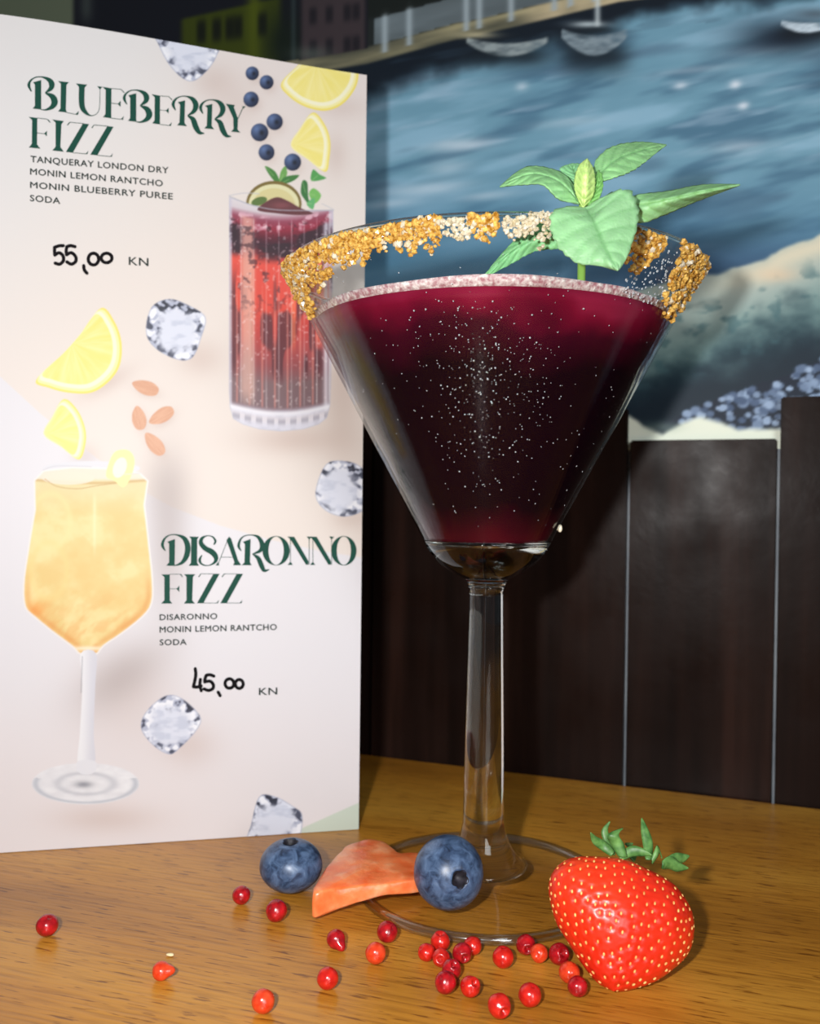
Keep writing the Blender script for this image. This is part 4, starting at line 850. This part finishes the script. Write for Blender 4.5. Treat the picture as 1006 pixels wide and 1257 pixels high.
def blueberry(cpx, rx, rz, Y, zrest, axis, label):
    R = rx; c = at_y(cpx[0], cpx[1], Y); c[2] = rz+zrest; o = empty('blueberry', tuple(c*MM)); tag(o, label, 'blueberry', None)
    q = Vector((0, 0, 1)).rotation_difference(Vector(axis).normalized())
    def tr(v): v = q @ Vector(v); return Vector((v.x*rx, v.y*rx, v.z*rz))
    bm = bmesh.new(); a0 = .17
    prof = [(0, .62), (.09, .64), (.15, .74), (.19, .88), (.235, .960)]+[(math.sin(t), math.cos(t)) for t in np.linspace(.30, math.pi-.001, 40)]
    lathe(bm, prof, n=64)
    for v in bm.verts: v.co = tr(v.co*(1+.012*mnoise.noise(v.co*3)))
    sk = obj('skin', bm, BBM, o)
    bm = bmesh.new(); n_ = 50; R0, R1, R2 = [], [], []
    for k in range(n_):
        a = 2*math.pi*k/n_; lob = abs(math.cos(2.5*a)); R0.append(bm.verts.new(tr((.08*math.cos(a), .08*math.sin(a), .66)))); R1.append(bm.verts.new(tr((.175*math.cos(a), .175*math.sin(a), .89)))); f = .20+.06*lob; R2.append(bm.verts.new(tr((f*math.cos(a), f*math.sin(a), .968+.016*lob))))
    cc = bm.verts.new(tr((0, 0, .65)))
    for k in range(n_):
        j = (k+1) % n_; bm.faces.new((cc, R0[k], R0[j])); bm.faces.new((R0[k], R1[k], R1[j], R0[j])); bm.faces.new((R1[k], R2[k], R2[j], R1[j]))
    obj('calyx', bm, CROWN, o); return o
def foot_top(r): return float(np.interp(r, [0, 9.6, 13, 18, 24, 30, 34.2, 36.6], [9.0, 9.0, 6.5, 4.7, 3.7, 3.05, 2.75, 2.0]))
blueberry((357, 1070), 39*252/F_PX*.995, 31.5*252/F_PX, 254, 0.02, (-.02, -.10, 1), 'dark blueberry on bare table in front of the menu card')
blueberry((550, 1093), 43*236/F_PX, 44*236/F_PX, 236.5, foot_top(24.5)-.1, (.28, -.93, .18), 'blueberry with its open crown facing out, resting on the glass foot')

# ------------------------------------------------------------------ piece of fruit
FS = empty('fruit_slice', tuple(at_z(440, 1128)*MM)); FSi = Matrix.Translation(-FS.location); tag(FS, 'orange-pink cut piece of fruit leaning on the glass foot', 'fruit')
top = [(386, 1098), (412, 1094), (445, 1091), (482, 1087), (516, 1084), (534, 1076), (528, 1056), (505, 1051), (488, 1050), (477, 1041), (456, 1034), (432, 1039), (412, 1055), (397, 1074)]
T3 = []
for x, y in spline(top, 5, True):
    p = at_z(np.array(x), np.array(y), 7.6); T3.append(p+0.0)
T3 = np.array(T3); cen = T3.mean(0)
def zb(p): return float(np.clip((p[0]+16.0)*.22+3.2, .08, 5.2)) if p[0] > -30.5 else .08
bm = bmesh.new(); layers = []
for f, zt in ((1.0, 0.0), (1.03, .10), (1.035, .5), (1.025, .85), (1.0, .96), (.955, 1.0), (.7, 1.05), (.4, 1.10), (.15, 1.11)):
    layers.append([bm.verts.new((lambda q, b, zt=zt: (q[0]+.35*mnoise.noise(Vector(q*.35+np.array([0, 0, zt*9]))), q[1]+.35*mnoise.noise(Vector(q*.35+np.array([5, 0, zt*9]))), b+(8.2+.5*(b > 1)-b)*zt + (.45*mnoise.noise(Vector(q*.22)) if zt > .9 else 0)))(cen+(p-cen)*f, zb(p))) for p in T3])
m_ = len(T3)
for a, b in zip(layers, layers[1:]):
    for k in range(m_): bm.faces.new((a[k], a[(k+1) % m_], b[(k+1) % m_], b[k]))
bm.faces.new(layers[-1]); bm.faces.new(layers[0][::-1])
fm = noise_mat('watery fruit flesh', [(.3, L4(232, 100, 42)), (.52, L4(240, 134, 80)), (.72, L4(246, 172, 126))], 170, .32, detail=6, bump=.0006, Subsurface_Weight=.45, Subsurface_Scale=.004, Specular_IOR_Level=.45); fm.node_tree.nodes['Principled BSDF'].inputs['Subsurface Radius'].default_value = (1, .4, .2)
o = obj('flesh', bm, fm); o.parent = FS; o.matrix_parent_inverse = FSi

# ------------------------------------------------------------------ pink peppercorns
def pc_mat(name, a, b): return noise_mat(name, [(.3, L4(*a)), (.7, L4(*b))], 1.6, .2, detail=3, Specular_IOR_Level=.6)
PM = {'c': pc_mat('crimson peppercorn skin', (128, 10, 18), (190, 24, 32)), 'r': pc_mat('red peppercorn skin', (172, 20, 16), (212, 40, 28)), 'o': pc_mat('orange-red peppercorn skin', (196, 44, 18), (226, 76, 40))}
PMESH = {}
def pc_mesh(kind, shape):
    if (kind, shape) in PMESH: return PMESH[(kind, shape)]
    bm = bmesh.new(); v = bmesh.ops.create_uvsphere(bm, u_segments=40, v_segments=36, radius=1)['verts']
    for w in bm.verts:
        c = w.co.copy(); k = 1+.045*mnoise.noise(c*1.3+Vector((ord(kind)*.37, 0, 0)))
        ang = math.acos(max(-1, min(1, c.z)))
        if shape == 'hole': k -= .50*math.exp(-(ang/.30)**2)-.06*math.exp(-((ang-.55)/.13)**2)
        elif shape == 'pip': k -= .13*math.exp(-(ang/.16)**2)
        elif shape == 'tear': k += .55*math.exp(-(ang/.45)**2)-.06
        w.co = c*k
    me = bpy.data.meshes.new('peppercorn'); bm.to_mesh(me); bm.free(); me.materials.append(PM[kind]); me.polygons.foreach_set('use_smooth', [True]*len(me.polygons)); PMESH[(kind, shape)] = me; return me
PC = [(58, 1136, 13.2, 'c', 'pip', (.3, -.3, .8), 'dark red peppercorn lying alone at the far left of the table'),
 (296, 1099, 11, 'c', 'pip', (.5, .2, .9), 'small crimson peppercorn just left of the blueberry near the menu'),
 (339, 1118, 13.2, 'c', 'pip', (-.6, -.6, .6), 'crimson peppercorn directly in front of the blueberry near the menu'),
 (198, 1191, 12, 'o', 'tear', (1, -.1, .12), 'orange-red pear-shaped peppercorn with its point to the right'),
 (323, 1229, 14.3, 'o', 'pip', (.2, .5, .9), 'orange peppercorn at the front edge of the view, left of the others'),
 (412, 1152, 12.2, 'c', 'tear', (.5, -.6, -.35), 'shrivelled crimson peppercorn just below the orange fruit piece'),
 (475, 1144, 12.8, 'c', 'pip', (.5, -.5, .6), 'crimson peppercorn touching the edge of the glass foot by the fruit piece'),
 (461, 1170, 12.8, 'o', 'pip', (.3, .4, .8), 'smooth orange-red peppercorn between the fruit piece and the cluster'),
 (402, 1201, 13.2, 'r', 'pip', (.2, .5, .8), 'bright red peppercorn alone in front of the shrivelled crimson one'),
 (523, 1169, 10.6, 'r', 'pip', (-.6, -.3, .6), 'leftmost red peppercorn of the cluster before the glass foot'),
 (540, 1156, 12, 'r', 'hole', (0, -.1, 1), 'red peppercorn at the back of the left cluster, close to the glass foot'),
 (541, 1176, 10.8, 'r', 'hole', (-.2, -.95, .3), 'small red peppercorn showing a round hole, front of the left cluster'),
 (567, 1170, 12, 'c', 'hole', (.25, -.95, -.1), 'round crimson peppercorn with a dark pit at the right of the left cluster'),
 (580, 1161, 11, 'r', 'pip', (.8, 0, .6), 'red peppercorn half hidden behind the pitted crimson one'),
 (617, 1175, 13, 'r', 'pip', (0, -.1, 1), 'plain red peppercorn standing apart between the two clusters'),
 (554, 1190, 12, 'c', 'hole', (.3, -.5, .8), 'crimson peppercorn tucked behind a shiny one, below the left cluster'),
 (546.5, 1206, 13.4, 'c', 'pip', (-.5, -.5, .7), 'shiny crimson peppercorn in front of the left cluster'),
 (577, 1211, 12.4, 'r', 'hole', (.5, -.5, .7), 'creased red peppercorn just right of the shiny crimson pair'),
 (612.5, 1235, 14.4, 'r', 'hole', (.35, -.8, -.1), 'nearest red peppercorn, with a pit in its face'),
 (650, 1221, 14, 'r', 'pip', (.2, -.3, .9), 'large red peppercorn right of the nearest pitted one'),
 (646, 1160, 12, 'c', 'hole', (.1, -.97, -.1), 'dark red peppercorn with a star-shaped pit at the right of the glass foot'),
 (662, 1170, 11, 'o', 'pip', (-.3, -.8, .2), 'small orange-red peppercorn between two dark red ones near the strawberry'),
 (684.5, 1171, 13, 'c', 'hole', (.3, -.8, .5), 'dark crimson peppercorn pressed against the strawberry side'),
 (698.6, 1194, 13, 'o', 'pip', (.5, 0, .8), 'orange-red peppercorn under the lower left of the strawberry'),
 (708.5, 1211, 12.2, 'c', 'pip', (.1, -.7, -.4), 'crimson peppercorn nearest to the strawberry tip')]
pos = []
for px, py, r, *_ in PC:
    R = 3.0
    for _k in range(6): c = at_z(np.array(float(px)), np.array(float(py)), R); R = r*c[1]/F_PX
    pos.append([c[0], c[1], R])
pos = np.array(pos)
# berries that would run into each other are eased apart on the table; those by the glass are kept off its foot
for it in range(80):
    for i in range(len(pos)):
        for j in range(i):
            d = pos[i, :2]-pos[j, :2]; dd = math.hypot(*d); need = 2*math.sqrt(pos[i, 2]*pos[j, 2])*1.03
            if dd < need: s_ = (need-dd)/2*.6; u_ = d/(dd+1e-9); pos[i, :2] += u_*s_; pos[j, :2] -= u_*s_
        d = pos[i, :2]-np.array([GX, GY]); dd = math.hypot(*d); need = 36.7+math.sqrt(max(0, pos[i, 2]**2-(pos[i, 2]-2)**2))+.05
        if dd < need: pos[i, :2] += d/dd*(need-dd)*.7
        dz = SPT.reshape(-1, 3)-np.array([pos[i, 0], pos[i, 1], pos[i, 2]]); nd = np.sqrt((dz**2).sum(1)); k = nd.argmin()
        if nd[k] < pos[i, 2]+.1: v_ = -dz[k][:2]; v_ = v_/(np.linalg.norm(v_)+1e-9); pos[i, :2] += v_*(pos[i, 2]+.1-nd[k])*.6
first = None
for (px, py, r, kind, shape, axis, label), (x, y, R) in zip(PC, pos):
    me = pc_mesh(kind, shape)
    if first is None: o = first = bpy.data.objects.new('peppercorn', me)
    else: o = first.copy(); o.data = me
    o.location = (x*MM, y*MM, 0); o.scale = (R*MM,)*3
    o.rotation_mode = 'QUATERNION'; qt = Vector((0, 0, 1)).rotation_difference(Vector(axis).normalized()); o.rotation_quaternion = qt
    zmin = min((qt @ v.co).z for v in me.vertices)*R; o.location.z = (-zmin+.02)*MM
    tag(o, label, 'peppercorn', 'pink peppercorns scattered on the table'); COL.objects.link(o)
# a pale crumb by the pear-shaped one
bm = bmesh.new(); v = bmesh.ops.create_icosphere(bm, subdivisions=2, radius=.7)['verts']
c = at_z(209, 1172, .35)
for w in v: w.co = Vector((w.co.x*1.5, w.co.y*.8, w.co.z*.5))*(1+.3*mnoise.noise(w.co*2))+Vector((0, 0, .4))
o = obj('crumb', bm, plain('pale crumb', (226, 206, 160), .6)); o.location = (c[0]*MM, c[1]*MM, 0); tag(o, 'tiny pale crumb on the table behind the pear-shaped peppercorn', 'crumb')
